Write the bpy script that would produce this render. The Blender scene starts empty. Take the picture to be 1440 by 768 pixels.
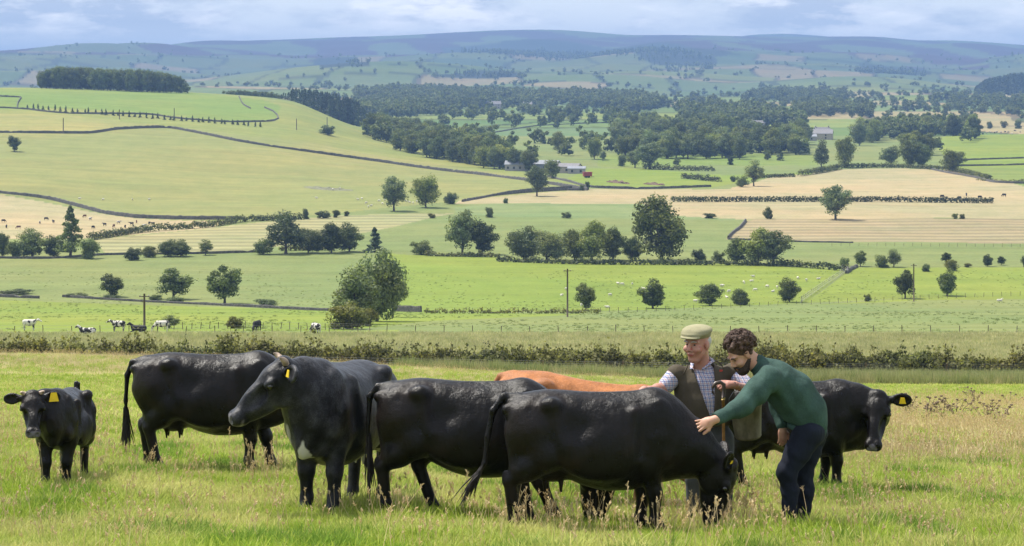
import bpy, math, random
import numpy as np
from mathutils import Vector, Matrix, Euler
rng = np.random.default_rng(7); random.seed(7)
S = bpy.context.scene; COL = S.collection
F = 2800.0; CX = 720.0; YH = 110.0      # focal length in photo pixels, centre column, eye-level row
# ------------------------------------------------------------------ basics
def tag(o, label=None, cat=None, group=None, kind=None):
    if label: o['label'] = label
    if cat: o['category'] = cat
    if group: o['group'] = group
    if kind: o['kind'] = kind
    return o
def mesh_from(name, v, f, mat=None, smooth=True):
    v = np.asarray(v, np.float32); me = bpy.data.meshes.new(name)
    if isinstance(f, np.ndarray):
        n, k = f.shape
        me.vertices.add(len(v)); me.vertices.foreach_set('co', v.ravel())
        me.loops.add(n*k); me.loops.foreach_set('vertex_index', f.astype(np.int32).ravel())
        me.polygons.add(n); me.polygons.foreach_set('loop_start', np.arange(0, n*k, k, dtype=np.int32))
        me.polygons.foreach_set('loop_total', np.full(n, k, np.int32))
        me.update(calc_edges=True)
    else:
        me.from_pydata(v.tolist(), [], f); me.update()
    me.polygons.foreach_set('use_smooth', np.full(len(me.polygons), smooth))
    for m in (mat if isinstance(mat, (list, tuple)) else [mat]):
        if m: me.materials.append(m)
    return me
def link(name, me, parent=None, loc=None):
    o = bpy.data.objects.new(name, me); COL.objects.link(o)
    if parent: o.parent = parent
    if loc is not None: o.location = loc
    return o
def empty(name, loc, rz=0.0):
    o = bpy.data.objects.new(name, None); COL.objects.link(o); o.location = loc; o.rotation_euler = (0, 0, rz)
    o.empty_display_size = .3; return o
class MB:
    """collects simple shapes for one mesh"""
    def __init__(s): s.v = []; s.f = []; s.m = []; s.n = 0
    def add(s, v, f, mi=0):
        v = np.asarray(v, float); s.v.append(v)
        for q in f: s.f.append(tuple(int(i)+s.n for i in q)); s.m.append(mi)
        s.n += len(v)
    def box(s, c, sz, rz=0, mi=0, taper=1.0):
        x, y, z = [q/2 for q in sz]; co, si = math.cos(rz), math.sin(rz)
        pts = []
        for dz, t in ((-z, 1), (z, taper)):
            for dx, dy in ((-x, -y), (x, -y), (x, y), (-x, y)):
                dx *= t; dy *= t
                pts.append((c[0]+dx*co-dy*si, c[1]+dx*si+dy*co, c[2]+dz))
        s.add(pts, [(0,3,2,1),(4,5,6,7),(0,1,5,4),(1,2,6,5),(2,3,7,6),(3,0,4,7)], mi)
    def tube(s, P, R, seg=8, mi=0, cap=True, flat=1.0):
        P = [Vector(p) for p in P]; R = R if hasattr(R, '__len__') else [R]*len(P); vs = []; n = len(P)
        up = Vector((0, 0, 1))
        for i, p in enumerate(P):
            t = (P[min(i+1, n-1)]-P[max(i-1, 0)]).normalized()
            a = t.cross(up if abs(t.z) < .95 else Vector((1, 0, 0))).normalized(); b = t.cross(a)
            for k in range(seg):
                an = 2*math.pi*k/seg; vs.append(p+(a*math.cos(an)+b*math.sin(an)*flat)*R[i])
        fs = [(i*seg+k, i*seg+(k+1) % seg, (i+1)*seg+(k+1) % seg, (i+1)*seg+k) for i in range(n-1) for k in range(seg)]
        if cap: fs += [tuple(range(seg)), tuple(range((n-1)*seg, n*seg))[::-1]]
        s.add(vs, fs, mi)
    def lathe(s, prof, seg=16, c=(0, 0, 0), mi=0):
        vs = [(c[0]+r*math.cos(2*math.pi*k/seg), c[1]+r*math.sin(2*math.pi*k/seg), c[2]+z) for r, z in prof for k in range(seg)]
        n = len(prof)
        s.add(vs, [(i*seg+k, i*seg+(k+1) % seg, (i+1)*seg+(k+1) % seg, (i+1)*seg+k) for i in range(n-1) for k in range(seg)], mi)
    def sphere(s, c, r, seg=12, mi=0):
        r = r if hasattr(r, '__len__') else (r, r, r); h = seg//2
        vs = []
        for i in range(h+1):
            th = math.pi*i/h
            for k in range(seg):
                ph = 2*math.pi*k/seg; vs.append((c[0]+r[0]*math.sin(th)*math.cos(ph), c[1]+r[1]*math.sin(th)*math.sin(ph), c[2]+r[2]*math.cos(th)))
        s.add(vs, [(i*seg+k, (i+1)*seg+k, (i+1)*seg+(k+1) % seg, i*seg+(k+1) % seg) for i in range(h) for k in range(seg)], mi)
    def mesh(s, name, mat, smooth=False):
        me = mesh_from(name, np.concatenate(s.v), s.f, mat, smooth)
        if any(s.m): me.polygons.foreach_set('material_index', np.array(s.m, np.int32))
        return me
    def build(s, name, mat, parent=None, smooth=False, loc=None): return link(name, s.mesh(name, mat, smooth), parent, loc)
# ------------------------------------------------------------------ materials
class NT:
    def __init__(s, t): s.t = t; s.L = t.links.new
    def n(s, ty, **k):
        nd = s.t.nodes.new(ty)
        for a, b in k.items():
            if a in ('op',): nd.operation = b
            else: setattr(nd, a, b)
        return nd
    def put(s, sock, v):
        if hasattr(v, 'is_linked') or hasattr(v, 'links'): s.L(v, sock)
        elif isinstance(v, (tuple, list)) and sock.type == 'RGBA' and len(v) == 3: sock.default_value = (*v, 1)
        else: sock.default_value = v
    def math(s, op, a, b=None, c=None):
        m = s.n('ShaderNodeMath', op=op); s.put(m.inputs[0], a)
        if b is not None: s.put(m.inputs[1], b)
        if c is not None: s.put(m.inputs[2], c)
        return m.outputs[0]
    def vmath(s, op, a, b=None):
        m = s.n('ShaderNodeVectorMath', op=op); s.put(m.inputs[0], a)
        if b is not None: s.put(m.inputs[1], b)
        return m.outputs[0]
    def noise(s, vec, scale, detail=3, rough=.55):
        m = s.n('ShaderNodeTexNoise'); s.put(m.inputs['Vector'], vec); s.put(m.inputs['Scale'], scale)
        m.inputs['Detail'].default_value = detail; m.inputs['Roughness'].default_value = rough; return m.outputs[0]
    def ramp(s, f, lo, hi, a=0.0, b=1.0):
        m = s.n('ShaderNodeMapRange'); s.put(m.inputs[0], f); m.inputs[1].default_value = lo; m.inputs[2].default_value = hi
        m.inputs[3].default_value = a; m.inputs[4].default_value = b; return m.outputs[0]
    def mix(s, f, a, b, mode='MIX'):
        m = s.n('ShaderNodeMix'); m.data_type = 'RGBA'; m.blend_type = mode; m.clamp_factor = True
        s.put(m.inputs[0], f); s.put(m.inputs[6], a); s.put(m.inputs[7], b); return m.outputs[2]
    def scale(s, col, f):
        m = s.n('ShaderNodeVectorMath', op='SCALE'); s.put(m.inputs[0], col); s.put(m.inputs['Scale'], f); return m.outputs[0]
    def bump(s, h, strength=.3, dist=.01, normal=None):
        m = s.n('ShaderNodeBump'); s.put(m.inputs['Height'], h); m.inputs['Strength'].default_value = strength; m.inputs['Distance'].default_value = dist
        if normal is not None: s.put(m.inputs['Normal'], normal)
        return m.outputs[0]
def material(name, build):
    m = bpy.data.materials.new(name); m.use_nodes = True; t = NT(m.node_tree)
    bs = m.node_tree.nodes['Principled BSDF']; build(t, bs); return m
def simple(name, col, rough=.7, var=.25, sc=12, spec=.3, bump=.2, metal=0.0, bdist=.01):
    def b(t, bs):
        co = t.n('ShaderNodeTexCoord').outputs['Object']; nz = t.noise(co, sc, 4)
        c = t.scale(col, t.ramp(nz, .25, .75, 1-var, 1+var)); t.put(bs.inputs['Base Color'], c)
        bs.inputs['Roughness'].default_value = rough; bs.inputs['Specular IOR Level'].default_value = spec; bs.inputs['Metallic'].default_value = metal
        if bump: t.put(bs.inputs['Normal'], t.bump(t.noise(co, sc*4, 3), bump, bdist))
    return material(name, b)
# ------------------------------------------------------------------ terrain: drop below the eye as a function of bearing (photo column) and distance
A0 = 1.45
def slope(px): return .136+.0075*np.clip(px, -200, 1640)/1440
XS = [-400, 0, 200, 400, 500, 600, 700, 800, 1000, 1200, 1440, 1840]
SKY_X = [-400, 0, 60, 140, 230, 290, 400, 470, 560, 640, 700, 760, 800, 860, 880, 950, 1050, 1150, 1230, 1290, 1340, 1400, 1440, 1840]
SKY_Y = [80, 75, 71, 65, 64, 59, 56, 53, 50.5, 46, 43, 42, 43, 48, 50, 49.5, 51.5, 52, 51.5, 57.5, 57, 60.5, 64, 70]
hh = lambda h: ('h', h)
ROWS = [ # distance, then photo row of the ground (or a drop in metres) for each column of XS
 (80,  [530,530,533,538,541,545,547,549,551,553,554,554]),
 (110, [500,500,503,510,515,520,525,530,538,543,545,545]),
 (150, [hh(22.3)]*12),
 (190, [hh(26.2)]*12),
 (235, [hh(30.2)]*12),
 (300, [hh(36.6)]*12),
 (350, [hh(41.6)]*12),
 (400, [hh(46.4)]*12),
 (450, [hh(49.2)]*12),
 (500, [hh(50.2)]*12),
 (560, [hh(50.6)]*12),
 (640, [hh(51)]*12),
 (720, [306,306,312,308,308,308,308,308,308,308,308,308]),
 (800, [278,279,290,290,289]+[288]*7),
 (900, [243,243,255,262,265,266,267,267,267,266,265,265]),
 (1000,[215,215,224,235,243,247,249,250,250,248,246,246]),
 (1100,[190,190,197,209,222,231,236,237,236,231,229,229]),
 (1250,[157,157,165,178,198,214,217,217,217,216,212,212]),
 (1400,[133,133,141,152,181.5,hh(47.3),204,204,204,204,198,198]),
 (1500,[124,124,131,142,178,hh(47.2),197,197,197,197,189,189]),
 (1600,[122.5,123,127.5,139.5,hh(39)]+[hh(46)]*7),
 (1900,[hh(22),hh(22),hh(24),hh(29),hh(43)]+[hh(44.5)]*7),
 (2300,[hh(40)]*4+[hh(41)]*8),
 (2800,[hh(36)]*12),
 (3500,[hh(27)]*12),
 (4500,[hh(9)]*12),
 (5500,[hh(-26)]*12),
 (7000,[hh(-84)]*12),
]
LD = []; HM = []
for d in (1, 4, 8, 12, 16, 20, 25, 32, 40, 50, 60):
    LD.append(math.log(d)); HM.append([A0+d*float(slope(x)) for x in XS])
for d, r in ROWS:
    LD.append(math.log(d)); HM.append([q[1] if isinstance(q, tuple) else (q-YH)/F*d for q in r])
def sky_h(px, d): return -(YH-np.interp(px, SKY_X, SKY_Y))/F*d
fx = np.arange(-400, 1841, 10.0)
def cub(xk, yk, x):  # monotone cubic (pchip) along the last axis of yk
    xk = np.asarray(xk, float); yk = np.asarray(yk, float); h = np.diff(xk); dl = np.diff(yk, axis=-1)/h
    m = np.zeros_like(yk); a, b = dl[..., :-1], dl[..., 1:]; w1 = 2*h[1:]+h[:-1]; w2 = h[1:]+2*h[:-1]
    with np.errstate(all='ignore'): mm = (w1+w2)/(w1/a+w2/b)
    m[..., 1:-1] = np.where(a*b > 0, mm, 0); m[..., 0] = dl[..., 0]; m[..., -1] = dl[..., -1]
    i = np.clip(np.searchsorted(xk, x)-1, 0, len(xk)-2); t = np.clip((x-xk[i])/h[i], 0, 1); H = h[i]
    y0, y1, m0, m1 = yk[..., i], yk[..., i+1], m[..., i], m[..., i+1]
    return y0*(1+2*t)*(1-t)**2+m0*H*t*(1-t)**2+y1*t*t*(3-2*t)+m1*H*t*t*(t-1)
HM = cub(XS, np.array(HM), fx)                        # rows x fine columns
rw = [(8600, sky_h(fx, 8600)*.86), (9600, sky_h(fx, 9600)), (10600, sky_h(fx, 10600)*.8), (13000, sky_h(fx, 13000)*.55),
      (15500, -np.interp(fx, [-400, 380, 520, 640, 980, 1050, 1110, 1170, 1300, 1840], [10, 40, 57, 30, 40, 61, 62.5, 58, 30, 10])/F*15500), (19000, fx*0-50)]
for d, h in rw: LD.append(math.log(d)); HM = np.vstack([HM, h[None]])
LD = np.array(LD); fl = np.linspace(LD[0], LD[-1], 1500)
HT = cub(LD, HM.T, fl).T                               # 1500 x columns
for _ in range(3):                                     # soften the kinks a little
    HT[:, 1:-1] = (HT[:, :-2]+2*HT[:, 1:-1]+HT[:, 2:])/4
_ph = np.random.default_rng(3).uniform(0, 6.28, (24,)); _an = np.random.default_rng(5).uniform(0, 6.28, (24,))
def wob(x, y, lam, seed=0):
    o = 0
    for i in range(5):
        k = 2*math.pi/lam/(0.7+.22*i); a = _an[(i+seed) % 24]; o = o+np.sin(k*(x*math.cos(a)+y*math.sin(a))+_ph[(i*3+seed) % 24])
    return o/3.2
def drop(x, y):
    """metres below the eye of the ground at world x, y"""
    x = np.asarray(x, float); y = np.maximum(np.asarray(y, float), 1.0)
    px = np.clip(CX+F*x/y, -400, 1839.9); l = np.clip(np.log(y), fl[0], fl[-1])
    a = (px-fx[0])/10; i = np.minimum(a.astype(int), len(fx)-2); a = a-i
    b = (l-fl[0])/(fl[1]-fl[0]); j = np.minimum(b.astype(int), len(fl)-2); b = b-j
    h = (HT[j, i]*(1-a)+HT[j, i+1]*a)*(1-b)+(HT[j+1, i]*(1-a)+HT[j+1, i+1]*a)*b
    near = np.clip((y-6)/10, 0, 1)*np.clip((130-y)/60, 0, 1)
    h = h+near*(.03*wob(x, y, 3.0, 2)+.06*wob(x, y, 11., 4))*np.clip(y/20, .3, 2)
    mid = np.clip((y-450)/300, 0, 1)*np.clip((1500-y)/300, 0, 1); h = h+mid*.35*wob(x, y, 90., 7)
    far = np.clip((y-2600)/1500, 0, 1)*np.clip((9300-y)/900, 0, 1)
    return h+far*(24*wob(x, y, 1500., 9)+13*wob(x, y, 560., 11))
def gz(x, y): return -float(drop(x, y))
_ds = np.exp(np.linspace(math.log(6), math.log(16000), 9000))
def hit(px, py, dmin=6.0, dmax=16000):
    """first ground point seen at a photo pixel"""
    h = drop((px-CX)/F*_ds, _ds); row = YH+F*h/_ds; ok = (row <= py) & (_ds >= dmin) & (_ds <= dmax)
    i = int(np.argmax(ok)) if ok.any() else int(np.argmin(np.where((_ds >= dmin) & (_ds <= dmax), row, 1e9)))
    d = _ds[i]; x = (px-CX)/F*d; return Vector((x, d, -float(drop(x, d))))
def on(px, d):
    x = (px-CX)/F*d; return Vector((x, d, gz(x, d)))
def hits(px, py, **k):
    return [hit(a, b, **k) for a, b in zip(px, py)]
# ------------------------------------------------------------------ camera, light, sky, haze
cam = bpy.data.cameras.new('camera'); cam.sensor_width = 36; cam.lens = F/1440*36; cam.shift_y = -(384-YH)/1440; cam.clip_start = .1; cam.clip_end = 60000
co_ = bpy.data.objects.new('camera', cam); COL.objects.link(co_); co_.rotation_euler = (math.radians(90), 0, 0); S.camera = co_
sun_from = Vector((-.50, .36, 1.02)).normalized()
sl = bpy.data.lights.new('sun', 'SUN'); sl.energy = 5.0; sl.angle = math.radians(.55); sl.color = (1, .95, .86)
so = bpy.data.objects.new('sun', sl); COL.objects.link(so); so.rotation_euler = sun_from.to_track_quat('Z', 'Y').to_euler(); so.location = sun_from*500
w = bpy.data.worlds.new('World'); S.world = w; w.use_nodes = True; wt = NT(w.node_tree); bg = w.node_tree.nodes['Background']
st = wt.n('ShaderNodeTexSky'); st.sky_type = 'NISHITA'; st.sun_disc = False
st.sun_elevation = math.asin(sun_from.z); st.sun_rotation = math.atan2(sun_from.x, sun_from.y); st.air_density = 1.0; st.dust_density = 1.2; st.ozone_density = 1.5; st.altitude = 200
dr = wt.n('ShaderNodeTexCoord').outputs['Generated']
sp = wt.n('ShaderNodeSeparateXYZ'); wt.L(dr, sp.inputs[0]); Z = sp.outputs[2]
cv = wt.n('ShaderNodeCombineXYZ'); wt.L(wt.math('MULTIPLY', sp.outputs[0], 16.0), cv.inputs[0]); wt.L(wt.math('MULTIPLY', sp.outputs[1], 16.0), cv.inputs[1]); wt.L(wt.math('MULTIPLY', Z, 60.0), cv.inputs[2])
n1 = wt.noise(cv.outputs[0], 1.1, 8, .6); n2 = wt.noise(wt.vmath('ADD', cv.outputs[0], (7.3, 2.2, .6)), .4, 4, .5)
cl = wt.ramp(wt.math('ADD', wt.math('MULTIPLY', n1, .7), wt.math('MULTIPLY', n2, .5)), .50, .66)
hz = wt.ramp(Z, 0.0, .035, 0, 1)
cl = wt.math('MULTIPLY', cl, wt.ramp(Z, .014, .028, .0, 1))
gr = wt.noise(wt.vmath('ADD', cv.outputs[0], (1.72, 5.2, 3.25)), 1.2, 8, .62)
cloud = wt.mix(wt.ramp(gr, .44, .60), (4.1, 4.6, 5.6), (10.5, 10.1, 9.8))
skyc = wt.mix(.35, st.outputs[0], (4.9, 5.8, 7.1))
low = wt.mix(wt.ramp(Z, 0.0, .06, .9, .2), skyc, (9.8, 10.0, 10.2))
wt.put(bg.inputs[0], wt.mix(wt.math('MULTIPLY', cl, .85), low, cloud)); bg.inputs[1].default_value = .115
v = S.view_settings; v.view_transform = 'Standard'; v.look = 'None'; v.exposure = 0.5; v.gamma = 1; v.use_curve_mapping = False
S.cycles.volume_bounces = 0; S.cycles.max_bounces = 6; S.cycles.diffuse_bounces = 2; S.cycles.glossy_bounces = 2; S.cycles.transmission_bounces = 3
S.cycles.transparent_max_bounces = 8; S.cycles.use_denoising = True; S.cycles.use_adaptive_sampling = True; S.cycles.adaptive_threshold = .01; S.cycles.caustics_reflective = False; S.cycles.caustics_refractive = False
hm = bpy.data.materials.new('haze'); hm.use_nodes = True; ht = NT(hm.node_tree); hm.node_tree.nodes.remove(hm.node_tree.nodes['Principled BSDF'])
pv = ht.n('ShaderNodeVolumePrincipled'); pv.inputs['Color'].default_value = (.28, .46, .80, 1); pv.inputs['Density'].default_value = HAZE = 1.4e-4; pv.inputs['Anisotropy'].default_value = .0
ht.L(pv.outputs[0], hm.node_tree.nodes['Material Output'].inputs['Volume'])
hb = MB(); hb.box((0, 9700, 72), (19000, 19760, 344)); ho = hb.build('haze', hm); tag(ho, kind='stuff')
# ------------------------------------------------------------------ ground sheet
def pnpoly(P, X, Y):
    P = np.asarray(P, float); ins = np.zeros(X.shape, bool); j = len(P)-1
    for i in range(len(P)):
        xi, yi = P[i]; xj, yj = P[j]
        c = (yi > Y) != (yj > Y)
        if yi != yj: ins ^= c & (X < (xj-xi)*(Y-yi)/(yj-yi)+xi)
        j = i
    return ins
us = np.concatenate([np.array([-3, -2, -1.4, -1, -.75, -.55, -.42, -.34])*F+CX, np.arange(-80, 1521, 1.7), np.array([.34, .42, .55, .75, 1, 1.4, 2, 3])*F+CX])
ds = list(np.exp(np.linspace(0, math.log(14), 16)))+list(np.arange(14.6, 60, .6))+list(np.arange(60, 235, 2.2))
d = 235.
while d < 2600: ds.append(d); d += max(1.2, d*d/125000)
while d < 16000: ds.append(d); d *= 1.0085
ds += [17500, 19000]
ds = np.array(ds); U, D = np.meshgrid((us-CX)/F, ds); PXm = U*F+CX; X = U*D; Hh = drop(X, D)
nr, nc = X.shape; V = np.stack([X, D, -Hh], -1).reshape(-1, 3)
ii = (np.arange(nr-1)[:, None]*nc+np.arange(nc-1)[None]); Q = np.stack([ii, ii+1, ii+nc+1, ii+nc], -1).reshape(-1, 4)
C = np.zeros((nr, nc, 3)); SW = np.zeros((nr, nc))
G_LUSH = (.165, .215, .036); G_PALE = (.155, .19, .062); G_OLIVE = (.205, .215, .070); TAN = (.30, .262, .14); G_NEAR = (.21, .26, .045)
C[:] = G_NEAR
def paint(poly, col, dmin=200, dmax=20000, stripe=0, world=False):
    if not world: poly = [(p[0], math.log(hit(p[0], p[1], dmin=dmin, dmax=dmax).y)) for p in poly]
    m = pnpoly(poly, PXm, np.log(D)); C[m] = col; SW[m] = stripe
def lerp(a, b, t): return tuple(a[i]*(1-t)+b[i]*t for i in range(3))
L = math.log
C[(D > 60)] = G_NEAR
C[(D > 112) & (D < 235)] = (.31, .30, .14)                         # rough tawny strip beyond the hedge
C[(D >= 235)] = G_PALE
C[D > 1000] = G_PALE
xl, xr = -420, 1860
paint([(xl, 470), (700, 466), (xr, 466), (xr, 424), (1000, 437), (720, 440), (560, 441), (xl, 445)], G_PALE)
paint([(xl, 470), (300, 466), (480, 466), (600, 452), (830, 442), (560, 438), (0, 422), (xl, 420)], G_LUSH)      # bright meadow with the cows
paint([(xl, 480), (200, 478), (560, 474), (560, 464), (440, 467), (xl, 468)], (.2, .235, .05))
paint([(xl, 420), (0, 419), (450, 436), (545, 437), (545, 354), (470, 350), (300, 352), (xl, 362)], G_PALE)
paint([(545, 438), (560, 439), (830, 438), (1000, 432), (1130, 426), (1190, 378), (1000, 371), (820, 369), (700, 362), (560, 358), (545, 354)], G_LUSH)   # sheep field
paint([(1130, 426), (1300, 418), (xr, 415), (xr, 377), (1200, 376)], G_LUSH)
paint([(1130, 430), (1300, 422), (xr, 418), (xr, 413), (1300, 417)], G_LUSH)
paint([(560, 356), (700, 360), (1000, 370), (1200, 376), (xr, 376), (xr, 345), (1110, 341), (1020, 335), (1045, 312), (900, 306), (700, 305), (640, 300), (520, 318), (400, 345)], G_PALE)
paint([(640, 300), (700, 305), (1045, 310), (1050, 308), (910, 287), (700, 286), (640, 292)], (.15, .20, .075))
paint([(1020, 337), (1045, 311), (1060, 309), (xr, 306), (xr, 345), (1110, 340)], (.255, .22, .12), stripe=1)     # raked hay rows
paint([(905, 287), (940, 282), (1440, 284), (xr, 284), (xr, 306), (1050, 309), (930, 303)], TAN)
paint([(650, 279), (800, 265), (1000, 266), (xr, 262), (xr, 284), (900, 287), (640, 287)], TAN)
paint([(1030, 264), (1080, 250), (1150, 240), (1250, 236), (1340, 240), (1390, 252), (1450, 262), (xr, 262), (xr, 284), (1000, 280)], lerp(TAN, (.33, .285, .155), .3))
paint([(780, 258), (830, 237), (900, 237), (1000, 246), (1140, 246), (1150, 238), (1070, 252), (1000, 264), (830, 264)], G_LUSH)
paint([(840, 235), (900, 236), (1000, 233), (1150, 232), (1150, 218), (900, 214), (840, 220)], (.15, .2, .045))
paint([(1310, 200), (1340, 236), (xr, 250), (xr, 180), (1375, 180)], G_LUSH)
paint([(1340, 236), (1440, 262), (xr, 262), (xr, 236)], (.15, .2, .045))
# the left hill
HL = [(xl, 278), (0, 273), (60, 283), (180, 305), (290, 310), (345, 309), (480, 300), (640, 283), (760, 271), (830, 267), (780, 250), (700, 243), (600, 228), (460, 205), (340, 190), (260, 180), (220, 179), (120, 187), (0, 186), (xl, 186)]
paint(HL, G_OLIVE)
paint([(700, 243), (800, 262), (830, 262), (760, 246), (690, 236), (600, 208), (520, 180), (510, 178), (400, 142), (380, 140), (270, 128), (0, 124), (xl, 122), (xl, 186), (0, 186), (120, 187), (220, 179), (260, 180), (340, 190), (460, 205), (600, 228)], lerp(G_OLIVE, G_LUSH, .35))
paint([(xl, 126), (0, 125), (260, 130), (370, 141), (395, 150), (388, 168), (330, 172), (200, 160), (40, 153), (xl, 152)], (.15, .21, .045))
paint([(xl, 160), (100, 163), (240, 177), (120, 186), (0, 184), (xl, 184)], (.235, .235, .075))
paint([(xl, 276), (0, 274), (60, 284), (180, 306), (290, 311), (330, 311), (300, 320), (130, 335), (xl, 345)], (.31, .27, .145))
paint([(130, 337), (300, 320), (480, 303), (640, 300), (560, 318), (470, 335), (360, 352), (150, 358)], (.25, .245, .115), stripe=1)
# far patchwork
far = D > 1600
cx_ = np.floor((X+60*wob(X, D, 700., 3))/(190+0*D)); cy_ = np.floor((D+90*wob(X, D, 900., 5))/260)
hs = np.abs(np.sin(cx_*127.1+cy_*311.7)*43758.5453) % 1; hs2 = np.abs(np.sin(cx_*269.5+cy_*183.3)*23758.5453) % 1
pc = np.stack([.10+.10*hs, .165+.075*hs, .04+.035*hs2], -1); pc[hs2 > .82] = (.29, .25, .12)
hedge = (np.abs((X+60*wob(X, D, 700., 3))/190-cx_-.5) > .46) | (np.abs((D+90*wob(X, D, 900., 5))/260-cy_-.5) > .455)
pc[hedge] *= .45
C[far] = (pc*np.clip(1.15-D/9000, .5, 1)[..., None])[far]
moor = (D > 6600+500*wob(X, D, 1400., 2)+250*wob(X, D, 420., 5)) | (D > 8000); C[moor] = (.046, .028, .034)
mm = moor & (wob(X, D, 500., 8) > .15); C[mm] = (.075, .10, .04)
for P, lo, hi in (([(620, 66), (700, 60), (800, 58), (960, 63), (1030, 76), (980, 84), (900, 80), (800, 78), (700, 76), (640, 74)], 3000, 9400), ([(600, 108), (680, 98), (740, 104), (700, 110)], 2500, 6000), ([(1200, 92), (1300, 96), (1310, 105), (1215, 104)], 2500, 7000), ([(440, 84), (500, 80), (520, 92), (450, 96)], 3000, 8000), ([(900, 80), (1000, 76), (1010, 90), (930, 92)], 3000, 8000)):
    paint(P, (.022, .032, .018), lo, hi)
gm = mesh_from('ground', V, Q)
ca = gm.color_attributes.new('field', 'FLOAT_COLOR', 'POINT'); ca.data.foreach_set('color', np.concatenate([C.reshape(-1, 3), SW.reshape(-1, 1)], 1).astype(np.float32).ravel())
def gmat(t, bs):
    at = t.n('ShaderNodeAttribute'); at.attribute_name = 'field'; P = t.n('ShaderNodeNewGeometry').outputs['Position']
    sx = t.n('ShaderNodeSeparateXYZ'); t.L(P, sx.inputs[0])
    big = t.noise(P, .012, 5, .6); mid = t.noise(t.vmath('MULTIPLY', P, (1, .5, 1)), .12, 4, .6); fine = t.noise(P, 1.3, 5, .7); vf = t.noise(P, 14, 3, .6)
    c = at.outputs['Color']
    c = t.mix(t.ramp(big, .42, .66, 0, .42), c, t.mix(1, c, (1.5, 1.12, 1.15), 'MULTIPLY'))
    c = t.mix(t.ramp(mid, .4, .7, 0, .38), c, t.mix(1, c, (.62, .76, .6), 'MULTIPLY'))
    f = t.math('MULTIPLY', t.ramp(fine, .3, .7, .84, 1.16), t.ramp(vf, .3, .7, .85, 1.15)); c = t.scale(c, f)
    sm = t.noise(P, .35, 3, .6); c = t.mix(t.ramp(sm, .60, .72, 0, .45), c, t.scale(c, .55)); an = t.noise(t.vmath('MULTIPLY', P, (.15, 1, 1)), .10, 4, .65); c = t.scale(c, t.ramp(an, .3, .7, .86, 1.14))
    ln = t.n('ShaderNodeTexWave'); ln.bands_direction = 'Y'; t.put(ln.inputs['Vector'], P); ln.inputs['Scale'].default_value = .024; ln.inputs['Distortion'].default_value = 1.2; ln.inputs['Detail Scale'].default_value = .3
    c = t.scale(c, t.math('ADD', 1.0, t.math('MULTIPLY', t.ramp(ln.outputs[1], 0, 1, -.22, .12), at.outputs['Alpha'])))
    t.put(bs.inputs['Base Color'], c); bs.inputs['Roughness'].default_value = .9; bs.inputs['Specular IOR Level'].default_value = .1
    t.put(bs.inputs['Normal'], t.bump(t.math('ADD', fine, t.math('MULTIPLY', mid, 2.0)), .5, .12))
M_ground = material('ground', gmat); gm.materials.append(M_ground); go = link('ground', gm); tag(go, kind='structure')
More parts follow.
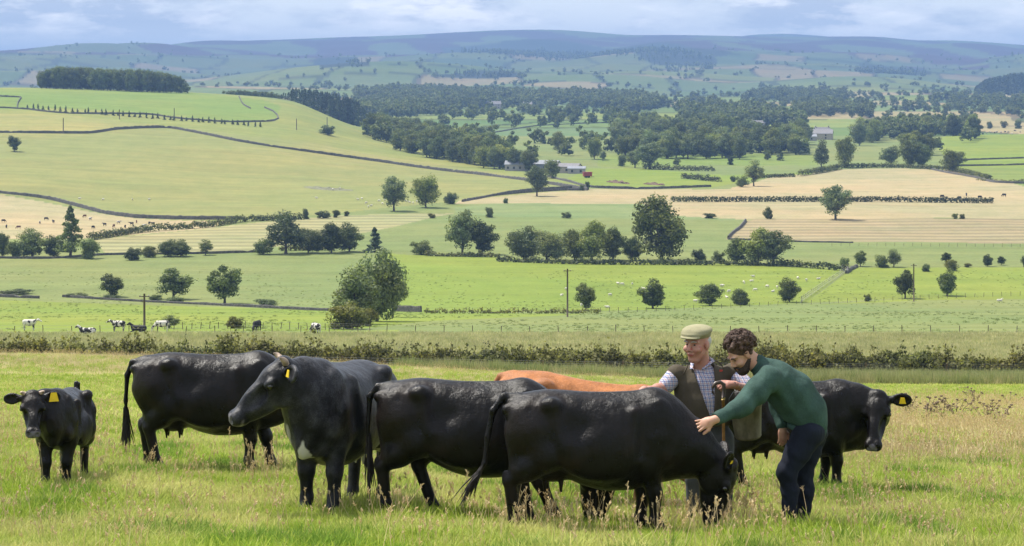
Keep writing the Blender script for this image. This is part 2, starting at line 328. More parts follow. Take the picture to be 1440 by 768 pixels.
# ------------------------------------------------------------------ smooth-union modelling kit (bodies as one continuous surface)
import openvdb
def rot_from(fwd, up=(0, 0, 1)):
    f = np.array(fwd, float); f /= np.linalg.norm(f); u = np.array(up, float); u = u-f*f.dot(u); u /= np.linalg.norm(u)
    return np.stack([f, np.cross(u, f), u], 1)          # columns: forward, left, up
class SDF:
    def __init__(s, lo, hi, vox):
        s.lo = np.array(lo, float); s.vox = vox; s.n = np.ceil((np.array(hi)-s.lo)/vox).astype(int)+1
        s.a = np.full(s.n, 1.0, np.float32)
    def _sub(s, pts, r):
        pts = np.asarray(pts, float); a = np.clip(np.floor((pts.min(0)-r-s.lo)/s.vox).astype(int), 0, s.n-1); b = np.clip(np.ceil((pts.max(0)+r-s.lo)/s.vox).astype(int)+1, 1, s.n)
        sl = tuple(slice(i, j) for i, j in zip(a, b))
        g = [(s.lo[i]+np.arange(a[i], b[i])*s.vox).astype(np.float32) for i in range(3)]
        return sl, (g[0][:, None, None], g[1][None, :, None], g[2][None, None, :])
    def _put(s, sl, d, k, cut=False):
        A = s.a[sl]
        if cut:
            if k > 0: h = np.clip(.5-.5*(A+d)/k, 0, 1); A[:] = A*(1-h)-d*h+k*h*(1-h)
            else: A[:] = np.maximum(A, -d)
        elif k > 0: h = np.clip(.5+.5*(A-d)/k, 0, 1); A[:] = A*(1-h)+d*h-k*h*(1-h)
        else: A[:] = np.minimum(A, d)
    def cone(s, p, r1, q, r2, k=.03, cut=False, flat=None):
        p = np.array(p, float); q = np.array(q, float); R = max(r1, r2)
        sl, g = s._sub([p, q], R*(1.0 if flat is None else max(1, flat[1]))+k+3*s.vox)
        ba = q-p; L2 = max(ba.dot(ba), 1e-9); d = [g[i]-p[i] for i in range(3)]
        t = np.clip((d[0]*ba[0]+d[1]*ba[1]+d[2]*ba[2])/L2, 0, 1)
        e = [d[i]-t*ba[i] for i in range(3)]
        if flat is not None:                              # flat=(axis, factor): the section is stretched along the axis
            ax = np.array(flat[0], float); ax /= np.linalg.norm(ax); u = e[0]*ax[0]+e[1]*ax[1]+e[2]*ax[2]
            n2 = e[0]**2+e[1]**2+e[2]**2-u*u+(u/flat[1])**2
        else: n2 = e[0]**2+e[1]**2+e[2]**2
        s._put(sl, np.sqrt(np.maximum(n2, 0))-(r1+(r2-r1)*t), k, cut)
    def chain(s, P, R, k=.03, **kw):
        for i in range(len(P)-1): s.cone(P[i], R[i], P[i+1], R[i+1], k, **kw)
    def ell(s, c, r, k=.03, R=None, cut=False):
        c = np.array(c, float); r = np.array(r if hasattr(r, '__len__') else (r, r, r), float)
        sl, g = s._sub([c], r.max()+k+3*s.vox); d = [g[i]-c[i] for i in range(3)]
        if R is not None: d = [d[0]*R[0, j]+d[1]*R[1, j]+d[2]*R[2, j] for j in range(3)]
        k0 = np.sqrt((d[0]/r[0])**2+(d[1]/r[1])**2+(d[2]/r[2])**2); k1 = np.sqrt((d[0]/r[0]**2)**2+(d[1]/r[1]**2)**2+(d[2]/r[2]**2)**2)
        s._put(sl, k0*(k0-1)/np.maximum(k1, 1e-6), k, cut)
    def loft(s, T, k=.03, sup=2.0):
        """T rows: x, top, bottom, half width"""
        T = np.array(T, float); lo = [T[0, 0], -T[:, 3].max(), T[:, 2].min()]; hi = [T[-1, 0], T[:, 3].max(), T[:, 1].max()]
        sl, g = s._sub([lo, hi], k+3*s.vox); x = g[0]; tx = x.ravel()
        cl = lambda j: cub(T[:, 0], T[None, :, j], np.clip(tx, T[0, 0], T[-1, 0]))[0][:, None, None]
        tp, bt, hw = cl(1), cl(2), cl(3); c = bt+(tp-bt)*.52; b = np.where(g[2] > c, tp-c, c-bt)
        q = ((np.abs(g[1])/hw)**sup+(np.abs(g[2]-c)/b)**sup)**(1/sup); d = (q-1)*np.minimum(hw, b)
        d = np.maximum(d, np.abs(x-(T[0, 0]+T[-1, 0])/2)-(T[-1, 0]-T[0, 0])/2)
        s._put(sl, d.astype(np.float32), k)
    def halfspace(s, p, n):
        g = [(s.lo[i]+np.arange(s.n[i])*s.vox) for i in range(3)]; n = np.array(n, float); n /= np.linalg.norm(n)
        d = (g[0][:, None, None]-p[0])*n[0]+(g[1][None, :, None]-p[1])*n[1]+(g[2][None, None, :]-p[2])*n[2]
        s.a = np.maximum(s.a, d.astype(np.float32))       # keep the side the normal points away from
    def coords(s): return [(s.lo[i]+np.arange(s.n[i])*s.vox) for i in range(3)]
    def mesh(s, name, mat, smooth_it=1):
        s.a[[0, -1]] = np.maximum(s.a[[0, -1]], s.vox); s.a[:, [0, -1]] = np.maximum(s.a[:, [0, -1]], s.vox); s.a[:, :, [0, -1]] = np.maximum(s.a[:, :, [0, -1]], s.vox)
        g = openvdb.FloatGrid(background=1.0); g.copyFromArray(np.ascontiguousarray(s.a)); p, q = g.convertToQuads(isovalue=0.0)
        p = p*s.vox+s.lo; q = q[:, ::-1].astype(np.int64)
        if smooth_it:
            for _ in range(smooth_it):
                acc = np.zeros_like(p); cnt = np.zeros(len(p))
                for i in range(4):
                    np.add.at(acc, q[:, i], p[q[:, (i+1) % 4]]); np.add.at(cnt, q[:, i], 1)
                p = p*.5+.5*acc/np.maximum(cnt, 1)[:, None]
        me = mesh_from(name, p, q, mat, True); return me
# ------------------------------------------------------------------ materials of animals
def coat(name, col, rough=.42, grey=0.0, spec=.5, sheen=.0):
    def b(t, bs):
        co = t.n('ShaderNodeTexCoord').outputs['Object']; hair = t.noise(t.vmath('MULTIPLY', co, (60, 160, 260)), 1.0, 4, .7); big = t.noise(co, 5, 4, .6); mus = t.noise(t.vmath('MULTIPLY', co, (1, 1, .45)), 7, 3, .5)
        at = t.n('ShaderNodeAttribute'); at.attribute_name = 'patch'
        c = t.scale(col, t.math('MULTIPLY', t.ramp(hair, .3, .7, .6, 1.5), t.ramp(big, .3, .7, .7, 1.4)))
        c = t.mix(t.math('MULTIPLY', t.ramp(t.noise(co, 2.6, 4, .6), .5, .75), .6), c, (.022, .013, .009)) if not grey and col[0] < .1 else c
        if grey: c = t.mix(t.math('MULTIPLY', t.ramp(t.math('ADD', t.math('MULTIPLY', hair, .6), t.math('MULTIPLY', big, .6)), .58, .8), grey), c, (.22, .22, .24))
        c = t.mix(at.outputs['Alpha'], c, at.outputs['Color'])
        t.put(bs.inputs['Base Color'], c); t.put(bs.inputs['Roughness'], t.ramp(big, .3, .7, rough-.05, rough+.1)); bs.inputs['Specular IOR Level'].default_value = spec
        bs.inputs['Sheen Weight'].default_value = sheen+.015; bs.inputs['Sheen Roughness'].default_value = .3; bs.inputs['Sheen Tint'].default_value = (1, .93, .95, 1)
        wv = t.vmath('ADD', co, t.scale(t.n('ShaderNodeTexNoise').outputs[1], .0)); fur = t.math('ADD', t.noise(t.vmath('MULTIPLY', co, (8, 60, 70)), 1.0, 4, .7), t.math('MULTIPLY', t.noise(t.vmath('MULTIPLY', co, (26, 26, 5)), 1.0, 3, .5), .9)); t.put(bs.inputs['Normal'], t.bump(t.math('ADD', hair, fur), .5, .0055, t.bump(t.math('ADD', mus, t.math('MULTIPLY', big, .6)), .6, .035)))
    return material(name, b)
M_black = coat('black_coat', (.004, .0032, .003), rough=.30, spec=.21); M_blackgrey = coat('black_coat_flecked', (.0065, .0065, .008), rough=.33, spec=.2, grey=.34)
M_red = coat('red_coat', (.30, .115, .038), rough=.55, spec=.25, sheen=.1)
M_hairdk = simple('dark_hair', (.02, .016, .015), .6, .4, 60); M_hairgrey = simple('grey_hair', (.3, .28, .27), .6, .4, 60)
M_eye = simple('eye', (.01, .008, .006), .08, .1, 5, spec=.8, bump=0); M_horn = simple('horn', (.36, .27, .2), .45, .4, 20); M_tagy = simple('tag_yellow', (.75, .52, .02), .45, .1, 20)
M_udder = simple('udder_skin', (.05, .04, .04), .6, .3, 15)
def paintv(me, spots, base=(0, 0, 0)):
    n = len(me.vertices); co = np.empty(n*3, np.float32); me.vertices.foreach_get('co', co); co = co.reshape(-1, 3); c = np.zeros((n, 4), np.float32)
    for p, r, col in spots:
        r = np.array(r if hasattr(r, '__len__') else (r, r, r)); q = np.sqrt((((co-np.array(p))/r)**2).sum(1)); q = q+.18*np.sin(co[:, 0]*47+co[:, 2]*31)*np.sin(co[:, 1]*53+co[:, 2]*23)
        a = np.clip((1.08-q)/.16, 0, 1); c[:, :3] = c[:, :3]*(1-a[:, None])+np.array(col)*a[:, None]; c[:, 3] = np.maximum(c[:, 3], a)
    at = me.color_attributes.new('patch', 'FLOAT_COLOR', 'POINT'); at.data.foreach_set('color', c.ravel())
TORSO = [(-.87,1.16,1.00,.05),(-.84,1.22,.90,.13),(-.77,1.275,.78,.205),(-.62,1.315,.70,.265),(-.45,1.335,.64,.285),(-.28,1.325,.56,.30),(-.1,1.305,.49,.335),(.1,1.295,.455,.35),(.28,1.30,.46,.335),(.44,1.325,.49,.285),(.56,1.335,.52,.245),(.68,1.30,.54,.22),(.78,1.22,.57,.19),(.87,1.1,.64,.14),(.93,.98,.74,.07)]
def make_cow(name, px, d, head_deg, sc, poll, hdir, hup=(0, 0, 1), fr=((.0, .15), (.0, -.15)), re=((.0, .14), (.0, -.14)), mat=None, tail=None, spots=(), vox=.0125, label='', group=None, neck=1.0,
             horns=0, tagside=None, udder=1, hs=1.0, belly=1.0, tuft=None, ear_rot=0.0, tag_sz=1.0, twist=0.0, jowl=0.0, ear_up=0.0, wd=1.0, dip=0.0):
    """A cow standing on the slope. fr / re: fore-aft shift and side offset of each hoof (left first). poll, hdir in the cow's own frame, sizes before scaling"""
    mat = mat or M_black; O = on(px, d); a = math.radians(head_deg); ca_, sa_ = math.cos(a), math.sin(a)
    def gl(x, y):                                          # ground height under a local point, local units
        wx = O.x+(x*ca_-y*sa_)*sc; wy = O.y+(x*sa_+y*ca_)*sc; return (gz(wx, wy)-O.z)/sc
    zf = gl(.5, 0); zr = gl(-.7, 0); pitch = (zf-zr)/1.2; lz = lambda x: zr+(x+.7)*pitch-dip*(x+.7)
    if len(hdir) == 4:
        hx, hy, hz_, _ = hdir; hdir = (hx*ca_+hy*sa_, -hx*sa_+hy*ca_, hz_)
    P = lambda x, y, z: (x, y, z+lz(x)*.8)
    lo = (-1.25, -.75, -.35); hi = (max(1.75, poll[0]+.75), .75, 1.8)
    lo = np.minimum(lo, (np.array(poll)+np.array(hdir)/np.linalg.norm(hdir)*.8*hs)-.15); lo = np.minimum(lo, np.array(poll)-.35); hi = np.maximum(hi, np.array(poll)+.4); hi = np.maximum(hi, np.array(poll)+np.array(hdir)*.7+.1)
    s = SDF(lo, hi, vox)
    T = [(x, t+lz(x)*.8, 1.335-(1.335-b)*belly+lz(x)*.8, w*wd) for x, t, b, w in TORSO]
    s.loft(T, .03, 2.15)
    s.cone(P(-.8, 0, 1.215), .05, P(.5, 0, 1.27), .05, .06)                         # spine
    for y in (1, -1):
        s.ell(P(-.44, .235*y, 1.235), (.085, .06, .055), .07)                       # hook bones
        s.ell(P(-.83, .115*y, 1.165), (.06, .05, .055), .06)                        # pin bones
        s.ell(P(-.62, .15*y, .98), (.225, .145, .27), .07)                          # thigh
        s.ell(P(.52, .17*y, 1.02), (.13, .085, .26), .07, rot_from((.25, 0, 1), (1, 0, 0))[:, [2, 1, 0]])
        s.ell(P(.6, .17*y, .78), (.15, .08, .12), .06)
        s.ell(P(.0, .27*y, .78), (.36, .1, .22), .1)                                # ribs
        s.ell(P(-.26, .37*y, 1.08), (.17, .08, .12), .12, cut=True); s.cone(P(-.42, .24*y, 1.2), .03, P(-.34, .28*y, .86), .03, .12)
        s.cone(P(.33, .24*y, 1.16), .05, P(.38, .26*y, .74), .05, .05, cut=False); s.ell(P(.40, .33*y, .98), (.03, .035, .2), .08, cut=True)
    for i, (dx, y) in enumerate(fr):
        sg = 1 if y > 0 else -1; fx_, fy = .5+dx, y; g = gl(fx_, fy)
        s.chain([P(.54, .155*sg, .92), P(.45+.15*dx, .16*sg, .68), (.49+.62*dx, fy*.97+.005*sg, .385+g*.7), (.485+.93*dx, fy, .13+g), (.52+dx, fy, .055+g)], [.135, .11, .066, .05, .056], .05)
        s.ell((.49+.62*dx, fy*.97, .385+g*.7), (.066, .058, .075), .03)
        s.ell((.485+.93*dx, fy, .135+g), (.052, .05, .05), .02)
        s.cone((.53+dx, fy, .045+g), .05, (.55+dx, fy, .005+g), .056, .015)
    for i, (dx, y) in enumerate(re):
        sg = 1 if y > 0 else -1; fx_, fy = -.72+dx, y; g = gl(fx_, fy)
        hk = (-.79+.72*dx, fy, .50+g*.7)
        s.chain([P(-.58, .15*sg, .98), P(-.47+.25*dx, .185*sg, .76)], [.18, .14], .06)
        s.chain([P(-.47+.25*dx, .18*sg, .76), P(-.63+.5*dx, .16*sg, .64), hk], [.155, .12, .066], .06)
        s.cone(P(-.76, .12*sg, .95), .10, (-.74+.5*dx, fy, .64+g*.5), .065, .06)
        s.chain([hk, (-.75+.93*dx, fy, .14+g), (-.71+dx, fy, .055+g)], [.064, .05, .055], .025)
        s.ell(hk, (.068, .052, .08), .02); s.ell((hk[0]-.045, hk[1], hk[2]+.045), (.03, .026, .05), .03); s.ell((-.75+.93*dx, fy, .14+g), (.052, .05, .05), .02)
        s.cone((-.70+dx, fy, .045+g), .05, (-.68+dx, fy, .005+g), .056, .015)
    if udder:
        s.ell(P(-.42, 0, .60), (.20, .155, .135*udder), .05)
        for ux, uy in ((-.34, .07), (-.34, -.07), (-.49, .065), (-.49, -.065)): s.cone(P(ux, uy, .50-.02*udder), .024, P(ux, uy, .425-.03*udder), .012, .02)
    # head
    R = rot_from(hdir, hup); pl = np.array(poll, float); pl[2] += lz(min(poll[0], 1.0))*.8
    Hh = lambda x, y, z: pl+R@(np.array([x, y, z])*hs)
    # neck
    ax = R[:, 1]
    top0 = np.array(P(.52, 0, 1.20)); top1 = Hh(.0, 0, -.05); bot0 = np.array(P(.70, 0, .86)); bot1 = Hh(.06, 0, -.19); mid0 = (top0+bot0)/2; mid1 = (top1+bot1)/2
    side = np.array((0, 1, 0)) 
    nm = lambda a_, b_, t: a_*(1-t)+b_*t
    tm = nm(top0, top1, .5)+np.array((0, 0, .02*neck)); bm = nm(bot0, bot1, .5)+np.array((0, 0, -.02-.03*(neck-1)))
    s.chain([top0, tm, top1], [.13, .095, .085], .08); s.chain([mid0, nm(mid0, mid1, .5), mid1], [.21, .16*neck, .115], .08); s.chain([bot0, bm, bot1], [.16*neck, .12*neck, .085], .08)
    s.cone(np.array(P(.82, 0, .66)), .05, bm+np.array((0, 0, -.06)), .03, .09)        # dewlap
    if jowl: s.ell(P(.84, 0, .62), (.1, .05, .1*jowl), .07)
    s.ell(Hh(.09, 0, -.075), np.array((.145, .122, .125))*hs, .05, R)
    s.ell(Hh(-.005, 0, .0), np.array((.055, .085, .05))*hs, .03, R); s.ell(Hh(.17, 0, .075), np.array((.10, .045, .035))*hs, .03, R, cut=True)                    # poll
    s.cone(Hh(.12, 0, -.055), .088*hs, Hh(.43, 0, -.095), .056*hs, .04, flat=(ax, 1.2)); s.ell(Hh(.25, 0, -.105), np.array((.17, .088, .105))*hs, .05, R)
    s.cone(Hh(.09, 0, -.175), .086*hs, Hh(.38, 0, -.155), .04*hs, .04)
    for y in (1, -1):
        s.ell(Hh(.12, .066*y, -.17), np.array((.10, .04, .085))*hs, .04, R)         # cheek
        s.ell(Hh(.155, .108*y, -.035), np.array((.05, .034, .034))*hs, .02, R); s.ell(Hh(.30, .075*y, -.06), np.array((.10, .03, .05))*hs, .04, R, cut=True)      # brow/orbit
        s.ell(Hh(.475, .042*y, -.095), np.array((.055, .042, .05))*hs, .025, R)      # muzzle lobes
    s.ell(Hh(.475, 0, -.11), np.array((.055, .075, .052))*hs, .03, R); s.ell(Hh(.44, 0, -.155), np.array((.05, .042, .026))*hs, .02, R)
    for y in (1, -1):
        s.ell(Hh(.53, .046*y, -.08), np.array((.034, .021, .024))*hs, .008, R, cut=True)
        s.ell(Hh(.172, .134*y, -.046), np.array((.022, .012, .017))*hs, .008, R, cut=True)
    s.cone(Hh(.52, .07, -.140), .009, Hh(.52, -.07, -.140), .009, .008, cut=True); s.cone(Hh(.46, .085, -.150), .007, Hh(.52, .06, -.140), .009, .008, cut=True); s.cone(Hh(.46, -.085, -.150), .007, Hh(.52, -.06, -.140), .009, .008, cut=True)
    # ears
    tg = None
    for y in (1, -1):
        e0 = Hh(.015, .105*y, -.04); dr_ = R@np.array([-.10+.1*ear_rot*y, 1.0*y, -.10-.3*abs(ear_rot)]); dr_ = dr_/np.linalg.norm(dr_)+np.array((0, 0, ear_up)); dr_ /= np.linalg.norm(dr_)
        face = R@np.array([.6, .05*y, .62]); face -= dr_*dr_.dot(face); face /= np.linalg.norm(face); Re = np.stack([dr_, np.cross(face, dr_), face], 1)
        s.cone(e0, .034*hs, e0+dr_*.07*hs, .042*hs, .025); c = e0+dr_*.118*hs
        s.ell(c, np.array((.098, .066, .026))*hs, .015, Re); s.ell(c+face*.022*hs, np.array((.076, .043, .019))*hs, .006, Re, cut=True)
        if tagside == y: tg = (c+face*.03*hs-Re[:, 1]*0.0+dr_*.01, Re, face)
    # tail
    tl = tail or [(-.86, 0, 1.22), (-.93, 0, 1.12), (-.95, 0, .9), (-.94, 0, .6)]
    tl = [np.array(P(*q)) for q in tl]; k = len(tl)
    s.chain([np.array(P(-.74, 0, 1.25))]+tl, [.05]+[.036-.02*i/(k-1) for i in range(k)], .025)
    me = s.mesh(name, mat, 1)
    ob = link(name, me, None, O); ob.rotation_euler = (0, 0, a); ob.scale = (sc,)*3
    ob['label'] = label
    sp_ = [(np.array(Hh(.515, 0, -.10)), np.array((.05, .10, .055))*hs, (.13, .12, .13))]+[(np.array(Hh(*p)) if tag_ == 'h' else np.array(P(*p)), r, c) for tag_, p, r, c in spots]
    paintv(me, sp_)
    tag(ob, label, 'cow', group)
    for y in (1, -1):
        m = MB(); m.sphere(Hh(.170, .121*y, -.048), .023*hs, 12); m.build('eye', M_eye, ob, True)
    if horns:
        for y in (1, -1):
            m = MB(); m.tube([Hh(-.01, .07*y, .0), Hh(-.015, .105*y, .03*horns), Hh(-.01, .12*y, .075*horns), Hh(.0, .118*y, .11*horns)], [.026*hs, .023*hs, .018*hs, .006], 10); m.build('horn', M_horn, ob, True)
    if tg:
        c, Re, face = tg; m = MB(); z = .034*tag_sz
        q = [(-z, -z*.9), (z, -z*.9), (z*.55, z*.9), (-z*.55, z*.9)] ; f = []
        dn = np.array((0, 0, -1.0)); dn = dn-face*face.dot(dn); dn /= np.linalg.norm(dn); sd = np.cross(dn, face)
        vs = [c+sd*u-dn*v_+face*(.004+e) for e in (0, .006) for u, v_ in q]; m.add(vs, [(0,1,2,3),(7,6,5,4),(0,4,5,1),(1,5,6,2),(2,6,7,3),(3,7,4,0)]); m.build('ear_tag', M_tagy, ob)
    # switch of the tail, fine strands
    r2 = np.random.default_rng(int(px)); m = MB(); end = tl[-1]; td = tl[-1]-tl[-2]; td /= np.linalg.norm(td); tn = tuft or dict(n=46, L=.36, spread=.05, droop=1.0)
    for i in range(tn['n']):
        st0 = end-td*r2.uniform(0, .14)+r2.normal(0, .012, 3); Ln = tn['L']*r2.uniform(.55, 1.1); dv = td+r2.normal(0, tn['spread']*2, 3); pts = [st0]
        for j in range(4):
            dv = dv+np.array((0, 0, -.35*tn['droop']))*(1 if j else .3)+r2.normal(0, tn['spread'], 3); dv /= np.linalg.norm(dv); pts.append(pts[-1]+dv*Ln/4)
        m.tube(pts, [.006, .0075, .006, .004, .0012], 4, cap=False)
    m.build('tail_switch', tn.get('mat') or M_hairdk, ob, True)
    return ob
G_COW = None
Wt = (.55, .53, .46)
import time as _time; _t0 = _time.time()
# heifer on the far left, walking towards the viewer
make_cow('cow', 90, 20.7, 272, .77, (.90, -.24, 1.29), (.20, -.74, -.64, 1), fr=((.02, .13), (.12, -.13)), re=((-.1, .12), (.1, -.13)), horns=.4, tagside=1, tag_sz=1.9, udder=0, hs=1.16, wd=.78,
         tail=[(-.86, 0, 1.27), (-.90, .0, 1.37), (-.95, .02, 1.36), (-1.02, .03, 1.15)], label='small black heifer with short horns and a large yellow ear tag, facing the viewer', belly=.93)
make_cow('cow', 297, 23.0, 0, 1.03, (.90, .36, 1.06), (.3, .8, -.5), fr=((-.05, -.13), (.17, .15)), re=((.02, .16), (.17, -.17)), udder=1.1, vox=.0145,
         tail=[(-.88, 0, 1.22), (-.94, -.01, 1.08), (-.955, -.02, .8), (-.95, -.02, .62)], tuft=dict(n=60, L=.42, spread=.045, droop=.6), belly=1.05,
         label='large black cow standing side-on with its head hidden behind the horned cow')
make_cow('cow', 480, 18.25, 252, 1.03, (.92, -.15, 1.31), (-.80, -.24, -.62, 1), fr=((.06, .16), (.0, -.12)), re=((.15, .15), (.1, -.16)), mat=M_blackgrey, horns=.66, tagside=1, hs=1.22, udder=1.0, neck=1.15, belly=1.06,
         spots=[('t', (.90, .03, .50), (.2, .042, .15), Wt), ('t', (.86, -.12, .70), (.2, .03, .12), (.25, .24, .22)), ('t', (-.25, .02, .42), (.34, .3, .14), Wt), ('t', (-.72, .02, 1.29), (.13, .09, .07), Wt), ('h', (.515, 0, -.155), (.03, .055, .03), (.4, .4, .33))],
         label='horned black cow with a white mark low on its chest, looking to one side', jowl=1.2)
make_cow('cow', 658, 17.55, -4, .925, (1.41, .03, .58), (-.12, 0, -1), (1, 0, .1), fr=((-.02, .15), (.34, -.15)), re=((.42, .13), (-.02, -.14)), udder=0, hs=1.34, neck=1.35,
         tail=[(-.86, 0, 1.24), (-.94, -.01, 1.15), (-.955, -.02, .9), (-.95, -.03, .66)], tuft=dict(n=60, L=.5, spread=.04, droop=.6), belly=1.06,
         label='black cow grazing between the horned cow and the one the men are touching')
make_cow('cow', 840, 16.5, 0, .89, (1.25, -.02, .64), (-.13, 0, -1), (1, 0, .12), fr=((.05, -.14), (-.08, .15)), re=((.12, .15), (-.03, -.14)), udder=.9, tagside=-1, tag_sz=.5, vox=.0115, hs=1.17, neck=1.35, ear_up=.9,
         tail=[(-.87, 0, 1.265), (-.97, -.03, 1.14), (-1.02, -.05, .9), (-1.05, -.07, .66), (-1.13, -.08, .53)], tuft=dict(n=46, L=.34, spread=.05, droop=.25), belly=1.06,
         label='black cow grazing in front, with the bending man reaching for its neck')
make_cow('cow', 829, 19.3, -3, 1.0, (1.28, 0, .52), (-.1, 0, -1), (1, 0, .1), mat=M_red, vox=.0145, udder=0, dip=.14, label='red brown cow grazing behind the black cows, only its back showing')
make_cow('cow', 1117, 22.5, 0, .94, (.96, -.22, 1.20), (-.22, -.58, -.78, 1), fr=((.0, -.13), (-.12, .15)), re=((.1, -.14), (-.05, .14)), udder=1.15, tagside=1, tag_sz=1.2, hs=1.26, jowl=1.0, belly=1.06, neck=1.2,
         label='black cow behind the bending man, turning its face to the viewer')
print('cows', _time.time()-_t0)
# ------------------------------------------------------------------ people
def cloth(name, col, rough=.85, sc=180, fold=.5, var=.2, spec=.2, knit=0):
    def b(t, bs):
        co = t.n('ShaderNodeTexCoord').outputs['Object']; nz = t.noise(co, 6, 4); wv = t.noise(co, sc, 2); fo = t.noise(t.vmath('MULTIPLY', co, (1, 1, .5)), 9, 3, .5)
        c = t.scale(col, t.math('MULTIPLY', t.ramp(nz, .3, .7, 1-var, 1+var), t.ramp(wv, .3, .7, .85, 1.15)))
        t.put(bs.inputs['Base Color'], c); bs.inputs['Roughness'].default_value = rough; bs.inputs['Specular IOR Level'].default_value = spec
        t.put(bs.inputs['Normal'], t.bump(wv, .3, .003, t.bump(fo, fold, .03)))
    return material(name, b)
def plaid(t, bs):
    co = t.n('ShaderNodeTexCoord').outputs['Object']; se = t.n('ShaderNodeSeparateXYZ'); t.L(co, se.inputs[0])
    def line(s, per, off, wd): return t.math('LESS_THAN', t.math('FRACT', t.math('ADD', t.math('DIVIDE', s, per), off)), wd)
    wob_ = t.ramp(t.noise(co, 9, 2), 0, 1, -.012, .012)
    xx = t.math('ADD', t.math('ADD', se.outputs[0], t.math('MULTIPLY', se.outputs[1], .5)), wob_); zz = t.math('ADD', se.outputs[2], wob_); c = (.50, .52, .58)
    for s, per, off, wd, k in ((xx, .034, 0, .26, (.05, .07, .24)), (zz, .034, .1, .24, (.05, .07, .24)), (xx, .034, .5, .14, (.38, .12, .10)), (zz, .034, .55, .12, (.38, .14, .12))):
        c = t.mix(t.math('MULTIPLY', line(s, per, off, wd), .62), c, k)
    t.put(bs.inputs['Base Color'], c); bs.inputs['Roughness'].default_value = .85; t.put(bs.inputs['Normal'], t.bump(t.noise(t.vmath('MULTIPLY', co, (1, 1, .6)), 14, 3), .5, .02))
M_plaid = material('plaid_shirt', plaid); M_gilet = cloth('brown_fleece', (.075, .062, .043), sc=260, var=.15); M_gtrim = cloth('gilet_binding', (.13, .105, .07))
M_trgrey = cloth('grey_trousers', (.075, .08, .095)); M_navy = cloth('navy_trousers', (.010, .013, .024), var=.35, fold=.8); M_knit = cloth('green_wool', (.038, .075, .062), sc=110, fold=.7, var=.3); M_cap = cloth('tweed_cap', (.30, .28, .17), sc=240, fold=.1)
M_boot = simple('boot_leather', (.03, .022, .016), .6, .3, 20); M_watch = simple('watch_face', (.03, .03, .035), .25, .1, 20, spec=.6)
def skinm(name, col, red):
    def b(t, bs):
        co = t.n('ShaderNodeTexCoord').outputs['Object']; nz = t.noise(co, 22, 4); at = t.n('ShaderNodeAttribute'); at.attribute_name = 'patch'
        c = t.mix(t.ramp(nz, .35, .65, 0, .6), col, red); c = t.mix(at.outputs['Alpha'], c, at.outputs['Color']); t.put(bs.inputs['Base Color'], c)
        bs.inputs['Roughness'].default_value = .5; bs.inputs['Specular IOR Level'].default_value = .35; bs.inputs['Subsurface Weight'].default_value = .12; bs.inputs['Subsurface Scale'].default_value = .01
        t.put(bs.inputs['Normal'], t.bump(t.noise(co, 120, 2), .15, .002))
    return material(name, b)
M_skin1 = skinm('ruddy_skin', (.46, .25, .19), (.47, .18, .135)); M_skin2 = skinm('fair_skin', (.50, .29, .20), (.46, .22, .15)); M_hairbr = simple('brown_curls', (.075, .043, .03), .55, .6, 50, bump=.6)
M_hairw = simple('white_hair', (.45, .44, .43), .7, .3, 80); M_white = simple('eye_white', (.5, .45, .42), .2, .1, 5, bump=0); M_red_emb = simple('red_stitching', (.5, .06, .04), .8); M_beard = simple('dark_beard', (.05, .033, .025), .7, .5, 90, bump=.7)
class Fig:
    def __init__(f, px, d): f.d = d; f.o = on(px, d)
    def __call__(f, px, py, dy=0.0):
        d = f.d+dy; return np.array(((px-CX)/F*d-f.o.x, dy, -(py-YH)/F*d-f.o.z))
def head(s, c, R, q):
    H = lambda x, y, z: c+R@(np.array([x, y, z])*q); E = lambda p, r, k, **kw: s.ell(H(*p), np.array(r)*q, k, R, **kw)
    E((-.012, 0, .035), (.102, .079, .09), .02); E((.022, 0, -.04), (.078, .064, .09), .03); E((.06, 0, -.112), (.032, .033, .024), .025)
    for y in (1, -1):
        s.cone(H(-.0, .056*y, -.055), .02*q, H(.05, .02*y, -.112), .02*q, .02); E((.083, .032*y, .022), (.018, .028, .010), .015)
        E((.102, .032*y, 0), (.010, .016, .007), .006, cut=True); E((.072, .045*y, -.035), (.028, .024, .024), .02); E((-.004, .08*y, -.012), (.026, .011, .034), .008)
        E((.104, .016*y, -.042), (.013, .009, .008), .006)
    s.cone(H(.096, 0, .012), .010*q, H(.116, 0, -.032), .014*q, .012); E((.092, 0, -.066), (.018, .027, .0075), .006); E((.089, 0, -.079), (.018, .024, .0075), .006)
    s.cone(H(.115, .022, -.0725), .0025*q, H(.115, -.022, -.0725), .0025*q, .003, cut=True)
    return H
